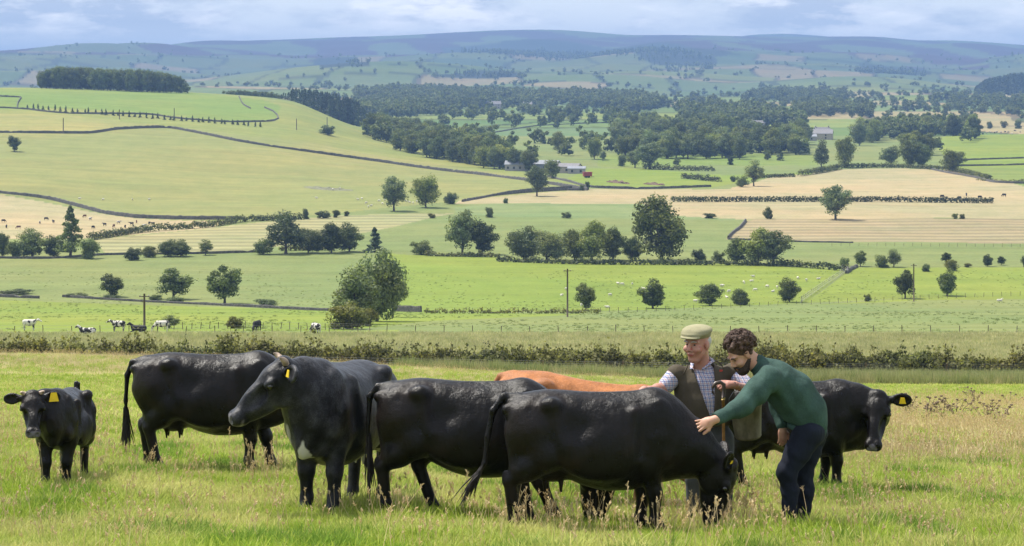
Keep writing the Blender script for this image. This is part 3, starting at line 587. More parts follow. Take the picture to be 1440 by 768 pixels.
def hand(s, w, f, n, ts, curl=.2, sc=1.0, spread=.15, thumb=.7, k=.008):
    f = np.array(f, float); f /= np.linalg.norm(f); n = np.array(n, float); n -= f*n.dot(f); n /= np.linalg.norm(n); t = np.cross(n, f)*ts
    R = np.stack([f, t, n], 1)
    s.ell(w+f*.048*sc, np.array((.056, .042, .018))*sc, .012, R); s.cone(w-f*.03, .026*sc, w+f*.03*sc, .027*sc, .012, flat=(t, 1.2))
    for i, (L_, r) in enumerate(((.072, .0095), (.080, .0098), (.074, .0094), (.058, .0085))):
        b = w+f*(.088-.006*abs(i-1.3))*sc+t*(.031-.0205*i)*sc; dv = f+t*spread*(1.4-i)*.45; dv /= np.linalg.norm(dv); p = b; a = curl*.7; P = [p-f*.03*sc, p]
        for j, m in enumerate((.45, .3, .25)):
            e = dv*math.cos(a)-n*math.sin(a); p = p+e*L_*m*sc; P.append(p); a += curl
        s.chain(P, [r*1.1*sc, r*1.08*sc, r*sc, r*.93*sc, r*.8*sc], .004)
    b = w+f*.022*sc+t*.03*sc; e = f*(1-thumb*.45)+t*thumb-n*(.25+.5*curl); e /= np.linalg.norm(e); e2 = e*.6+f*.7-n*curl*.5-t*(.25*curl); e2 /= np.linalg.norm(e2)
    s.chain([b-t*.01*sc, b+e*.042*sc, b+e*.042*sc+e2*.032*sc, b+e*.042*sc+e2*.054*sc], [.016*sc, .0125*sc, .011*sc, .009*sc], .006)
    return R
def inflate(s, amt): s.a -= amt
X_ = (1, 0, 0); Y_ = (0, 1, 0)
# ---------- the older man
f = Fig(993, 17.6); lo = (-.62, -.6, -.12); hi = (.62, .45, 1.95); px_ = 2800/17.9
root = None
HR = rot_from((-.58, -.8, -.05)); hc = f(980.5, 482, -.03); HS = 1.24
SL, SR = f(951, 526, .0), f(1030, 524, .0); EL, ER = f(933, 547, -.08), f(1056, 549, -.14); WL, WR = f(905, 549, -.30), f(1030, 541, -.34)
def torso1(s, g=0.0, k=.05, bot=True):
    C_ = [f(996, 612, .02), f(994, 588, .02), f(991, 560, .0), f(989, 540, .02), f(989, 527, .04)]; r = [.128, .138, .142, .125, .085]; fl = [1.32, 1.45, 1.5, 1.6, 1.85]
    for i in range(4): s.cone(C_[i], r[i]+g, C_[i+1], r[i+1]+g, k, flat=(X_, (fl[i]+fl[i+1])/2))
    s.ell(f(993, 580, -.06), (.17+g, .115+g, .16+g), .06)
def legs1(s, g=0.0):
    for hp, kn, an in ((f(980, 618, .02), f(978, 672, -.02), f(976, 722, .0)), (f(1014, 618, .02), f(1018, 672, .0), f(1018, 722, .03))):
        s.chain([hp, kn, an], [.105+g, .075+g, .056+g], .03)
s = SDF(lo, hi, .0065)
torso1(s, -.025); legs1(s, -.02); s.chain([f(985, 512, .02), f(988, 527, .04)], [.066, .085], .04)
s.chain([SL, EL, WL], [.06, .047, .03], .03); s.chain([SR, ER, WR], [.06, .045, .032], .03); s.ell((EL+WL)/2*.6+EL*.4, (.05, .05, .05), .03)
H = head(s, hc, HR, HS); s.cone(H(-.03, 0, -.06), .062*HS, f(987, 515, .03), .072, .03)
hand(s, WL+np.array((-.01, -.01, -.0)), (-.7, -.5, -.42), (.0, -.5, .9), 1, .18)
hand(s, WR, (-.97, -.12, .05), (.05, -.62, .78), -1, 1.15, 1.12, .0)
me = s.mesh('person', M_skin1, 1); po = link('person', me, None, f.o); paintv(me, [(H(.06, .045, -.035), .03, (.50, .16, .12)), (H(.06, -.045, -.035), .03, (.52, .13, .10)), (H(.1, 0, -.03), .025, (.52, .14, .11)), (H(.1, 0, -.0725), (.03, .03, .009), (.35, .09, .08))])
tag(po, 'older man in a flat cap and brown gilet leaning on a walking stick', 'person')
def part(s, name, mat, parent, it=1): return link(name, s.mesh(name, mat, it), parent)
for y in (1, -1):
    m = MB(); m.sphere(H(.0915, .032*y, -.001), (.0075*HS, .010*HS, .0055*HS), 10); m.build('eye', M_eye, po, True)
    m = MB(); m.tube([H(.106, .014*y, .020), H(.106, .034*y, .026), H(.094, .052*y, .020)], [.004, .006, .003], 6); m.build('eyebrow', M_hairw, po, True)
# shirt
s = SDF(lo, hi, .0075); torso1(s, .0); s.halfspace(f(990, 592), (0, 0, -1)); s.chain([f(988, 519, .03), f(988, 527, .04)], [.078, .10], .03)
s.chain([SL, nmx := SL*.25+EL*.75], [.079, .074], .03); s.chain([SR, SR*.1+ER*.9], [.078, .073], .03)
s.cone(hc+np.array((0.02, .03, -.05)), .068, f(987, 519, .03), .068, .004, cut=True)
part(s, 'shirt', M_plaid, po)
m = MB()
for sg, P0 in ((-1, [(972, 519, -.055), (974, 510, .0), (983, 506, .08)]), (1, [(988, 519, -.07), (1003, 507, .0), (996, 503, .08)])):
    m.tube([f(*P0[0]), f(*P0[1]), f(*P0[2])], [.012, .02, .02], 8, flat=.5)
m.build('shirt_collar', M_plaid, po, True)
# gilet: sleeveless, open at the front down to the zip
s = SDF(lo, hi, .0075); torso1(s, .024); s.halfspace(f(990, 596), (0, 0, -1)); 
for q in (SL, SR): s.ell(q+np.array((0, .0, .0)), (.086, .096, .084), .06)
s.chain([f(988, 512, .05), f(989, 525, .05)], [.088, .12], .03)
for q, e in ((SL, EL), (SR, ER)):
    v_ = (e-q)/np.linalg.norm(e-q); s.cone(q+v_*.105, .08, q+v_*.35, .12, .006, cut=True)
s.cone(f(985, 490, .0), .078, f(987, 522, .03), .078, .004, cut=True)
gx, gy, gz_ = s.coords(); zt, zb = f(0, 512)[2], f(0, 586)[2]; tt = np.clip((gz_-zb)/(zt-zb), 0, 1.25); xc = f(999, 586)[0]*(1-tt)+f(988, 512)[0]*tt; hw_ = .002+.098*tt**.8
wd_ = (hw_[None, None, :]-np.abs(gx[:, None, None]-xc[None, None, :])); wd_ = np.minimum(wd_, (.02-gy)[None, :, None]); wd_ = np.where((gz_ > zb)[None, None, :], wd_, -1)
s.a = np.maximum(s.a, wd_.astype(np.float32)); gil = part(s, 'gilet', M_gilet, po)
m = MB(); 
m.tube([f(968, 512, -.1), f(965, 519, -.145), f(960, 528, -.1)], [.006, .012, .004], 8, flat=.6); m.build('lapel', M_gilet, gil, True)
m = MB(); m.tube([f(1004, 506, -.05), f(1013, 511, -.1), f(1018, 519, -.09)], [.006, .013, .004], 8, flat=.6); m.build('lapel', M_gilet, gil, True)
m = MB()
for q in range(14): m.box(f(1012.3+(q % 5)*.9, 520.5+(q//5)*.9, -.168), (.006, .004, .005))
m.build('embroidered_emblem', M_red_emb, po)
# trousers, boots
s = SDF(lo, hi, .008); s.chain([f(996, 592, .02), f(996, 618, .02)], [.132, .125], .03, flat=(X_, 1.35)); legs1(s, .012); s.halfspace(f(990, 590), (0, 0, 1)); s.cone(f(997, 690, 0), .02, f(997, 640, 0), .012, .02, cut=True); part(s, 'trousers', M_trgrey, po)
for a_, b_ in ((977, .0), (1018, .03)):
    s = SDF(f(a_, 745, b_)+np.array((-.2, -.35, -.1)), f(a_, 745, b_)+np.array((.2, .3, .35)), .008); g = f(a_, 722, b_); z0 = gz(f.o.x+g[0], f.o.y+g[1])-f.o.z
    s.cone((g[0], g[1], z0+.16), .06, (g[0], g[1]+.02, z0+.05), .055, .03); s.cone((g[0], g[1]+.03, z0+.045), .045, (g[0]-.02, g[1]-.15, z0+.035), .045, .03); part(s, 'boot', M_boot, po)
# cap and hair
s = SDF(hc-.25, hc+.25, .006); e = lambda p, r, k, **kw: s.ell(H(*p), np.array(r)*HS, k, HR, **kw)
e((-.005, 0, .088), (.122, .104, .040), .02); e((.03, 0, .072), (.105, .095, .028), .02); e((.095, 0, .052), (.055, .078, .011), .015); e((-.012, 0, .055), (.108, .088, .034), .02); e((-.012, 0, .005), (.1, .079, .05), .004, cut=True)
part(s, 'flat_cap', M_cap, po)
s = SDF(hc-.25, hc+.25, .006); e((-.035, 0, .01), (.088, .083, .062), .01); e((-.06, 0, -.035), (.055, .06, .04), .02); s.halfspace(H(.022, 0, 0), HR[:, 0]); part(s, 'hair', M_hairw, po)
m = MB(); aw = ER-WR; aw /= np.linalg.norm(aw); 
m.tube([WR+aw*.012, WR+aw*.032], [.036, .037], 14, flat=.9); m.build('watch_strap', M_boot, po, True)
m = MB(); c = WR+aw*.022+np.array((.0, -.034, .012)); m.sphere(c, (.02, .008, .02), 12); m.build('watch', M_watch, po, True)
# his stick
M_wood = simple('stick_wood', (.28, .14, .055), .5, .35, 30); M_hornd = simple('dark_horn_handle', (.07, .05, .04), .3, .4, 30, spec=.5); M_brass = simple('brass_collar', (.5, .36, .14), .35, .2, 20, metal=.8)
st_t = f(1017, 562, -.42); so_ = empty('walking_stick', Vector(f.o)+Vector(st_t)*0+Vector((st_t[0], st_t[1], 0)))
tag(so_, 'long wooden walking stick with a curved dark handle gripped by the older man', 'walking stick')
L0 = lambda p: np.array(p)-np.array((st_t[0], st_t[1], 0)); zb_ = gz(f.o.x+st_t[0], f.o.y+st_t[1])-f.o.z
m = MB(); m.tube([L0(st_t), L0(st_t)*(1, 1, .66)+(.004, 0, 0), L0(st_t)*(1, 1, .33)+(-.003, 0, 0), (0, 0, zb_)], [.0145, .013, .012, .011], 10); m.build('shaft', M_wood, so_, True)
m = MB(); m.tube([L0(st_t)+(0, 0, -.0), L0(st_t)+(0, 0, .02)], [.0175, .0175], 12); m.build('collar', M_brass, so_, True)
hp = [f(1017, 559, -.42), f(1018, 548, -.42), f(1018, 541, -.42), f(1013, 537.5, -.42), f(1006, 539, -.43), f(1002, 545, -.44), f(1002, 551, -.44), f(1005.5, 556, -.44)]
m = MB(); m.tube([L0(q) for q in hp], [.015, .016, .018, .018, .016, .014, .012, .008], 10); m.build('handle', M_hornd, so_, True)
# bucket hanging from his forearm
def bmat(t, bs):
    co = t.n('ShaderNodeTexCoord').outputs['Object']; c = t.mix(t.ramp(t.noise(t.vmath('MULTIPLY', co, (1, 1, .5)), 14, 5, .65), .38, .62), (.085, .075, .042), (.16, .14, .085)); t.put(bs.inputs['Base Color'], c); bs.inputs['Roughness'].default_value = .75; t.put(bs.inputs['Normal'], t.bump(t.noise(co, 60, 3), .3, .004))
M_bucket = material('muddy_rubber', bmat); M_bin = simple('bucket_lining', (.20, .21, .22), .7, .2, 20); M_wire = simple('galvanised_wire', (.3, .3, .3), .4, .2, 20, metal=.7)
bp = f(1052, 615, -.13); bo = empty('bucket', Vector(f.o)+Vector(bp)); bo.rotation_euler = (math.radians(6), math.radians(-5), 0); tag(bo, 'muddy olive rubber bucket hanging between the two men', 'bucket')
m = MB(); m.lathe([(.0, .0), (.108, .0), (.116, .012), (.119, .016), (.117, .022), (.128, .15), (.139, .285), (.147, .29), (.149, .305), (.143, .312)], 32); m.build('shell', M_bucket, bo, True)
m = MB(); m.lathe([(.143, .312), (.136, .305), (.134, .28), (.113, .02), (.0, .018)], 32); m.build('lining', M_bin, bo, True)
m = MB(); pt = Vector(Matrix.Rotation(0, 3, 'X') @ Vector((0, 0, 0)))
m.tube([(.146, 0, .295), (.14, 0, .36), (.10, 0, .415), (.04, 0, .44), (-.04, 0, .44), (-.10, 0, .415), (-.14, 0, .36), (-.146, 0, .295)], [.004]*8, 6); m.build('bail', M_wire, bo, True)
# ---------- the younger man, bending over
f = Fig(1118, 17.0); lo = (-1.05, -.75, -.15); hi = (.42, .45, 1.75)
HR = rot_from((-.74, -.38, -.54), (-.45, -.1, .85)); hc = f(1042.5, 497, -.02); HS = 1.13
SN, EN, WN = f(1081, 533, -.21), f(1043, 572, -.42), f(1005, 590, -.62); SF_, EF, WF = f(1088, 536, .2), f(1097, 574, .2), f(1100, 600, .10)
def torso2(s, g=0.0, k=.05):
    C_ = [f(1137, 592), f(1131, 578), f(1113, 553), f(1092, 535), f(1076, 521)]; r = [.165, .178, .185, .165, .105]
    for i in range(4): s.cone(C_[i], r[i]+g, C_[i+1], r[i+1]+g, k, flat=(Y_, 1.12 if i < 3 else 1.35))
def legs2(s, g=0.0):
    for hp, kn, cf, an in ((f(1137, 608, -.1), f(1106, 664, -.13), f(1111, 690, -.12), f(1109, 727, -.12)), (f(1142, 608, .1), f(1130, 662, .10), f(1133, 690, .1), f(1130, 722, .12))):
        s.chain([hp, (hp+kn)/2, kn, cf, an], [.135+g, .108+g, .083+g, .072+g, .06+g], .03)
s = SDF(lo, hi, .0065); torso2(s, -.05); legs2(s, -.03); s.cone(f(1076, 521), .08, f(1056, 508), .06, .04)
s.chain([SN, EN, WN], [.06, .045, .029], .03); s.chain([SF_, EF, WF], [.06, .045, .03], .03)
H = head(s, hc, HR, HS); s.cone(H(-.035, 0, -.055), .06*HS, f(1068, 516), .068, .03)
hand(s, WN+np.array((-.012, -.012, -.004)), (-.93, .02, -.34), (-.10, -.80, .55), 1, .10, 1.15, .35, .5)
hand(s, WF+np.array((0, -.01, -.01)), (.02, -.1, -1), (.3, -.9, 0), 1, .42, 1.05, .0)
me = s.mesh('person', M_skin2, 1); po = link('person', me, None, f.o); paintv(me, [(H(.1, 0, -.0725), (.03, .03, .009), (.35, .12, .1))])
tag(po, 'bearded man in a green jumper bending forward and reaching out to a grazing cow', 'person')
for y in (1, -1):
    m = MB(); m.sphere(H(.0915, .032*y, -.001), (.0075*HS, .010*HS, .0055*HS), 10); m.build('eye', M_eye, po, True)
    m = MB(); m.tube([H(.106, .014*y, .020), H(.106, .034*y, .028), H(.094, .054*y, .020)], [.005, .008, .004], 6); m.build('eyebrow', M_beard, po, True)
# curls
s = SDF(hc-.28, hc+.28, .006); r3 = np.random.default_rng(11)
s.ell(H(-.022, 0, .045), np.array((.108, .09, .098))*HS, .02, HR)
for i in range(230):
    v_ = r3.normal(0, 1, 3); v_ /= np.linalg.norm(v_)
    if v_[0] > .72 or v_[2] < -.5 or (v_[0] > .25 and v_[2] < .35): continue
    p = H(-.022+v_[0]*.118, v_[1]*.098, .045+v_[2]*.115+.0); s.ell(p+r3.normal(0, .006, 3), r3.uniform(.012, .026)*HS, .006)
s.ell(H(.09, 0, -.02), np.array((.08, .075, .062))*HS, .01, HR, cut=True)
hair = part(s, 'hair', M_hairbr, po, 0); m = MB()
for i in range(420):
    v_ = r3.normal(0, 1, 3); v_ /= np.linalg.norm(v_)
    if v_[0] > .75 or v_[2] < -.25 or (v_[0] > .4 and v_[2] < .45): continue
    p = H(-.022+v_[0]*.125, v_[1]*.105, .045+v_[2]*.122); n_ = HR@v_; a_ = np.cross(n_, r3.normal(0, 1, 3)); a_ /= np.linalg.norm(a_); b_ = np.cross(n_, a_); rr_ = r3.uniform(.008, .015); ph = r3.uniform(0, 6.28)
    m.tube([p+n_*(.000+.0045*j)+(a_*math.cos(ph+j*1.1)+b_*math.sin(ph+j*1.1))*rr_ for j in range(6)], [.004, .004, .0035, .003, .0025, .0015], 4, cap=False)
m.build('curl', M_hairbr, hair, True)
s = SDF(hc-.25, hc+.25, .006); E2 = lambda p, r, k, **kw: s.ell(H(*p), np.array(r)*HS, k, HR, **kw)
E2((.060, 0, -.108), (.050, .050, .042), .02)
for y in (1, -1): s.cone(H(.0, .062*y, -.05), .018*HS, H(.06, .034*y, -.10), .034*HS, .02)
s.cone(H(.1, .024, -.062), .009*HS, H(.1, -.024, -.062), .009*HS, .01); s.cone(H(.1, .028, -.065), .007*HS, H(.088, .03, -.1), .012*HS, .01); s.cone(H(.1, -.028, -.065), .007*HS, H(.088, -.03, -.1), .012*HS, .01)
E2((.112, 0, -.074), (.014, .02, .006), .004, cut=True); s.a += (.0035*np.sin(np.arange(s.n[0])[:, None, None]*1.9)*np.sin(np.arange(s.n[1])[None, :, None]*2.3)*np.sin(np.arange(s.n[2])[None, None, :]*2.1)).astype(np.float32)
part(s, 'beard', M_beard, po, 0)
# jumper
s = SDF(lo, hi, .0075); torso2(s, .0); hn = (f(1163, 600)-f(1098, 588)); nrm_ = np.cross(hn, (0, 1, 0)); nrm_ = nrm_ if nrm_[2] < 0 else -nrm_; s.halfspace(f(1130, 597), nrm_)
s.chain([SN, SN*.5+EN*.5, EN, WN*.86+EN*.14], [.112, .096, .078, .052], .06); s.chain([SF_, EF, WF*.9+EF*.1], [.10, .08, .05], .04); s.cone(f(1080, 522), .10, f(1064, 511), .078, .03)
g = s.coords(); fld = .0045*np.sin((g[0][:, None, None]*38+g[2][None, None, :]*24+.8*np.sin(g[1][None, :, None]*14))); s.a += fld.astype(np.float32)
s.cone(H(-.03, 0, -.06), .068*HS, f(1062, 511), .07, .004, cut=True)
ju = part(s, 'jumper', M_knit, po)
dn_ = -nrm_/np.linalg.norm(nrm_); m = MB(); b0 = f(1134.5, 598)
def rib(m, c, ax, r, L_, fl=1.0, n=48):
    ax = np.array(ax)/np.linalg.norm(ax); a_ = np.array((0, 1, 0.0)); a_ -= ax*a_.dot(ax); a_ /= np.linalg.norm(a_); b_ = np.cross(ax, a_); vs = []; 
    for j, (q, rr_) in enumerate(((0, 1), (.12, 1.04), (.9, 1.03), (1, .98), (1, .8))):
        for i in range(n): an = 2*math.pi*i/n; k_ = 1+(.022 if i % 2 else -.0)*(rr_ > .9); vs.append(c+ax*L_*q+(a_*math.cos(an)*fl+b_*math.sin(an))*r*rr_*k_)
    m.add(vs, [(j*n+i, j*n+(i+1) % n, (j+1)*n+(i+1) % n, (j+1)*n+i) for j in range(4) for i in range(n)])
rib(m, b0+(0.004, 0, 0), -dn_, .160, .05, 1.16, 110); m.build('ribbed_hem', M_knit, ju, True)
for e_, w_ in ((EN, WN), (EF, WF)): m = MB(); v_ = (w_-e_)/np.linalg.norm(w_-e_); rib(m, w_-v_*.075, v_, .05, .07, 1, 40); m.build('cuff', M_knit, ju, True)
m = MB(); v_ = H(-.03, 0, -.06)-f(1068, 514); rib(m, f(1068, 514)+v_*.05, v_, .081, .035, 1.05, 50); m.build('neckband', M_knit, ju, True)
s = SDF(lo, hi, .0075); s.chain([f(1137, 590), f(1138, 606)], [.125, .142], .03, flat=(Y_, 1.15)); legs2(s, .0)
g = s.coords(); s.a += (.0025*np.sin(g[2][None, None, :]*60+g[0][:, None, None]*35+1.3*np.sin(g[1][None, :, None]*20))*np.clip(1.2-np.abs(g[2][None, None, :]-.45)*2, .2, 1)).astype(np.float32)
part(s, 'trousers', M_navy, po)
for a_, b_ in ((1109, -.12), (1130, .12)):
    g = f(a_, 725, b_); z0 = gz(f.o.x+g[0], f.o.y+g[1])-f.o.z; s = SDF((g[0]-.3, g[1]-.2, z0-.1), (g[0]+.2, g[1]+.2, z0+.3), .008)
    s.cone((g[0], g[1], z0+.12), .058, (g[0]+.02, g[1], z0+.05), .052, .03); s.cone((g[0]+.03, g[1], z0+.045), .043, (g[0]-.16, g[1]-.05, z0+.035), .042, .03); part(s, 'boot', M_boot, po)
print('people', _time.time()-_t0)
# ------------------------------------------------------------------ foliage
def leafmat(name, col, tip=None, trans=.35, var=.35, hue=True):
    def b(t, bs):
        oi = t.n('ShaderNodeObjectInfo'); rnd = oi.outputs['Random']; co = t.n('ShaderNodeTexCoord').outputs['Object']
        g = t.n('ShaderNodeNewGeometry'); ri = g.outputs['Random Per Island']
        c = t.mix(t.ramp(ri, 0, 1), t.scale(col, 1-var), t.scale(tip or col, 1+var)); c = t.scale(c, t.ramp(rnd, 0, 1, .7, 1.45)); c = t.mix(t.ramp(t.math('FRACT', t.math('MULTIPLY', rnd, 7.3)), 0, 1, 0, .5), c, t.mix(1, c, (1.3, 1.1, .8), 'MULTIPLY')); c = t.scale(c, t.ramp(t.noise(g.outputs['Position'] if False else t.n('ShaderNodeNewGeometry').outputs['Position'], .05, 2), .3, .7, .75, 1.3))
        c = t.mix(t.ramp(t.noise(g.outputs['Position'], .16, 2), .35, .65), c, t.mix(1, c, (1.25, 1.08, .85), 'MULTIPLY'))
        t.put(bs.inputs['Base Color'], c); bs.inputs['Roughness'].default_value = .6; bs.inputs['Specular IOR Level'].default_value = .22
        tr = t.n('ShaderNodeBsdfTranslucent'); t.put(tr.inputs[0], t.mix(1, c, (1.3, 1.35, .7), 'MULTIPLY')); ms = t.n('ShaderNodeMixShader'); ms.inputs[0].default_value = trans
        t.L(bs.outputs[0], ms.inputs[1]); t.L(tr.outputs[0], ms.inputs[2]); t.L(ms.outputs[0], t.t.nodes['Material Output'].inputs[0])
    return material(name, b)
M_leaf = leafmat('leaves', (.085, .12, .04), (.14, .18, .055)); M_leafd = leafmat('dark_leaves', (.06, .09, .036), (.09, .125, .05)); M_leafy = leafmat('olive_leaves', (.085, .10, .035), (.12, .135, .045))
M_leafg = leafmat('grey_green_leaves', (.085, .125, .062), (.125, .165, .09)); M_conif = leafmat('conifer_needles', (.034, .056, .032), (.05, .078, .042), trans=.15); M_hedge = leafmat('hedge_leaves', (.038, .058, .022), (.075, .095, .038), var=.45)
M_bark = simple('bark', (.085, .068, .05), .9, .35, 3, bump=.5, bdist=.05)
def leaves_at(P, N, size, r, asp=1.4):
    n = len(P); N = N/np.maximum(np.linalg.norm(N, axis=1, keepdims=True), 1e-6); a = np.cross(N, r.normal(0, 1, (n, 3))); a /= np.maximum(np.linalg.norm(a, axis=1, keepdims=True), 1e-6); b = np.cross(N, a)
    s = (size*r.uniform(.6, 1.25, n))[:, None]; a = a*s*.5*asp; b = b*s*.5
    v = np.stack([P-a, P-b*.9+a*.1, P+a, P+b*.9-a*.1], 1).reshape(-1, 3); q = np.arange(n*4).reshape(-1, 4); return v, q
def crown(seed, H=10, W=8, base=.25, nclump=26, nleaf=160, leaf=.36, top=.5, shape='round', squash=.75, gap=.0):
    r = np.random.default_rng(seed); Ps = []; Ns = []; Cc = []
    for i in range(nclump):
        if shape == 'cone':
            z = base+(1-base)*(i+.5)/nclump; rad = (1-(z-base)/(1-base))**.9*.5+.03; an = r.uniform(0, 6.28); q = r.uniform(.3, .9)*rad; c = np.array((q*W*math.cos(an), q*W*math.sin(an), z*H)); cr = np.array((.22*W*rad*2+.12*W*.3,)*2+(H*.055,))
        else:
            v = r.normal(0, 1, 3); v /= np.linalg.norm(v); u = r.uniform(.35, .85) if i > 2 else .2
            u *= 1.06; zc = base+(1-base)*.48; c = np.array((v[0]*.46*W*u, v[1]*.46*W*u, (zc+v[2]*(1-base)*.47*u)*H))
            if shape == 'flat' and c[2] < H*.55: c[2] = H*.6+r.uniform(-.1, .1)*H
            if shape == 'tall': c[:2] *= 1-.45*max(0, (c[2]/H-.55))/.45
            if shape == 'spread': c[0] *= 1.1
            cr = r.uniform(.13, .24)*np.array((W, W, min(W, (1-base)*H)*squash))
        Cc.append(c); m = int(nleaf*r.uniform(.6, 1.3)); d = r.normal(0, 1, (m, 3)); d /= np.linalg.norm(d, axis=1, keepdims=True); rr = r.uniform(.25, 1.0, m)**.45
        rr = rr*(1+.22*np.sin(d[:, 0]*5+i)*np.sin(d[:, 2]*6+i*2)); p = c+d*rr[:, None]*cr; Ps.append(p); Ns.append(d*1.1+r.normal(0, .42, (m, 3))+np.array((0, 0, .15)))
    P = np.concatenate(Ps); N = np.concatenate(Ns); ok = P[:, 2] > max(.02, base*.5)*H; 
    return leaves_at(P[ok], N[ok], leaf, r), Cc
def trunkmesh(Cc, H, base, seed, girth=.035, limbs=9):
    r = random.Random(seed); m = MB(); top = Vector((r.uniform(-.3, .3), r.uniform(-.3, .3), H*.72)); b0 = Vector((0, 0, -.3)); g = girth*H
    m.tube([b0, (0, 0, .15), (top.x*.2, top.y*.2, H*base), (top.x*.6, top.y*.6, H*.5), top], [g*1.5, g, g*.8, g*.45, g*.12], 8)
    cs = sorted(Cc, key=lambda c: -np.linalg.norm(c[:2]))[:limbs]
    for c in cs:
        z0 = H*(base*.7+r.uniform(.05, .25)); st = Vector((top.x*.3, top.y*.3, min(z0, c[2]*.8))); e = Vector(c); mid = (st+e)/2+Vector((0, 0, -.02*H)); m.tube([st, mid, e], [g*.4, g*.25, g*.06], 5, cap=False)
    return m
KINDS = {}
def kind(name, n, mat, leafn, **kw):
    g = kw.pop('girth', .03); L_ = []
    for i in range(n):
        sd = abs(hash_(name))+i*17; (v, q), Cc = crown(sd, H=10, nleaf=leafn, **kw); cm = mesh_from(name+'_crown', v, q, mat, False)
        tm = trunkmesh(Cc, 10, kw.get('base', .25), sd, g).mesh(name+'_trunk', M_bark, True); L_.append((cm, tm, kw.get('W', 8)))
    KINDS[name] = L_
def hash_(s): return sum(ord(c)*(i+3) for i, c in enumerate(s))
kind('oak', 3, M_leaf, 170, W=9, base=.04, nclump=44, leaf=.34); kind('ash', 3, M_leafg, 110, W=7.5, base=.1, nclump=46, leaf=.33, squash=.6, shape='tall'); kind('sycamore', 2, M_leafd, 190, W=8.5, base=.03, nclump=40, leaf=.34)
kind('lollipop', 3, M_leafd, 210, W=8.6, base=.10, nclump=30, leaf=.42, girth=.035); kind('thorn', 3, M_leafd, 190, W=11, base=-.06, nclump=26, leaf=.5, girth=.03, squash=.9); kind('bush', 3, M_leafy, 190, W=12, base=-.08, nclump=26, leaf=.5, squash=.9)
kind('conifer', 2, M_conif, 90, W=4.2, base=.04, nclump=34, leaf=.36, shape='cone'); kind('pine', 1, M_leafd, 120, W=5.5, base=.12, nclump=30, leaf=.34, shape='cone'); kind('willow', 2, M_leafg, 170, W=10.5, base=-.02, nclump=44, leaf=.34)
NAMES = dict(oak=('broadleaf_tree', 'tree'), ash=('ash_tree', 'tree'), sycamore=('sycamore_tree', 'tree'), lollipop=('round_tree', 'tree'), thorn=('thorn_bush', 'bush'), bush=('bush', 'bush'), conifer=('conifer_tree', 'tree'), pine=('pine_tree', 'tree'), willow=('willow_tree', 'tree'))
def tree(px, py, h, w_, k, label, group=None, d=None):
    p = hit(px, py) if d is None else on(px, d); sc = p.y/F; H = h*sc; W = w_*sc; L_ = KINDS[k]; i = int(px*7+py*3) % len(L_); cm, tm, w0 = L_[i]
    nm, cat = NAMES[k]; e = empty(nm, (p.x, p.y, p.z-.1), random.uniform(0, 6.28)); z = H/10.; x = W/w0; e.scale = (x, x, z*1.02)
    link('trunk', tm, e); link('crown', cm, e); tag(e, label, cat, group); return e
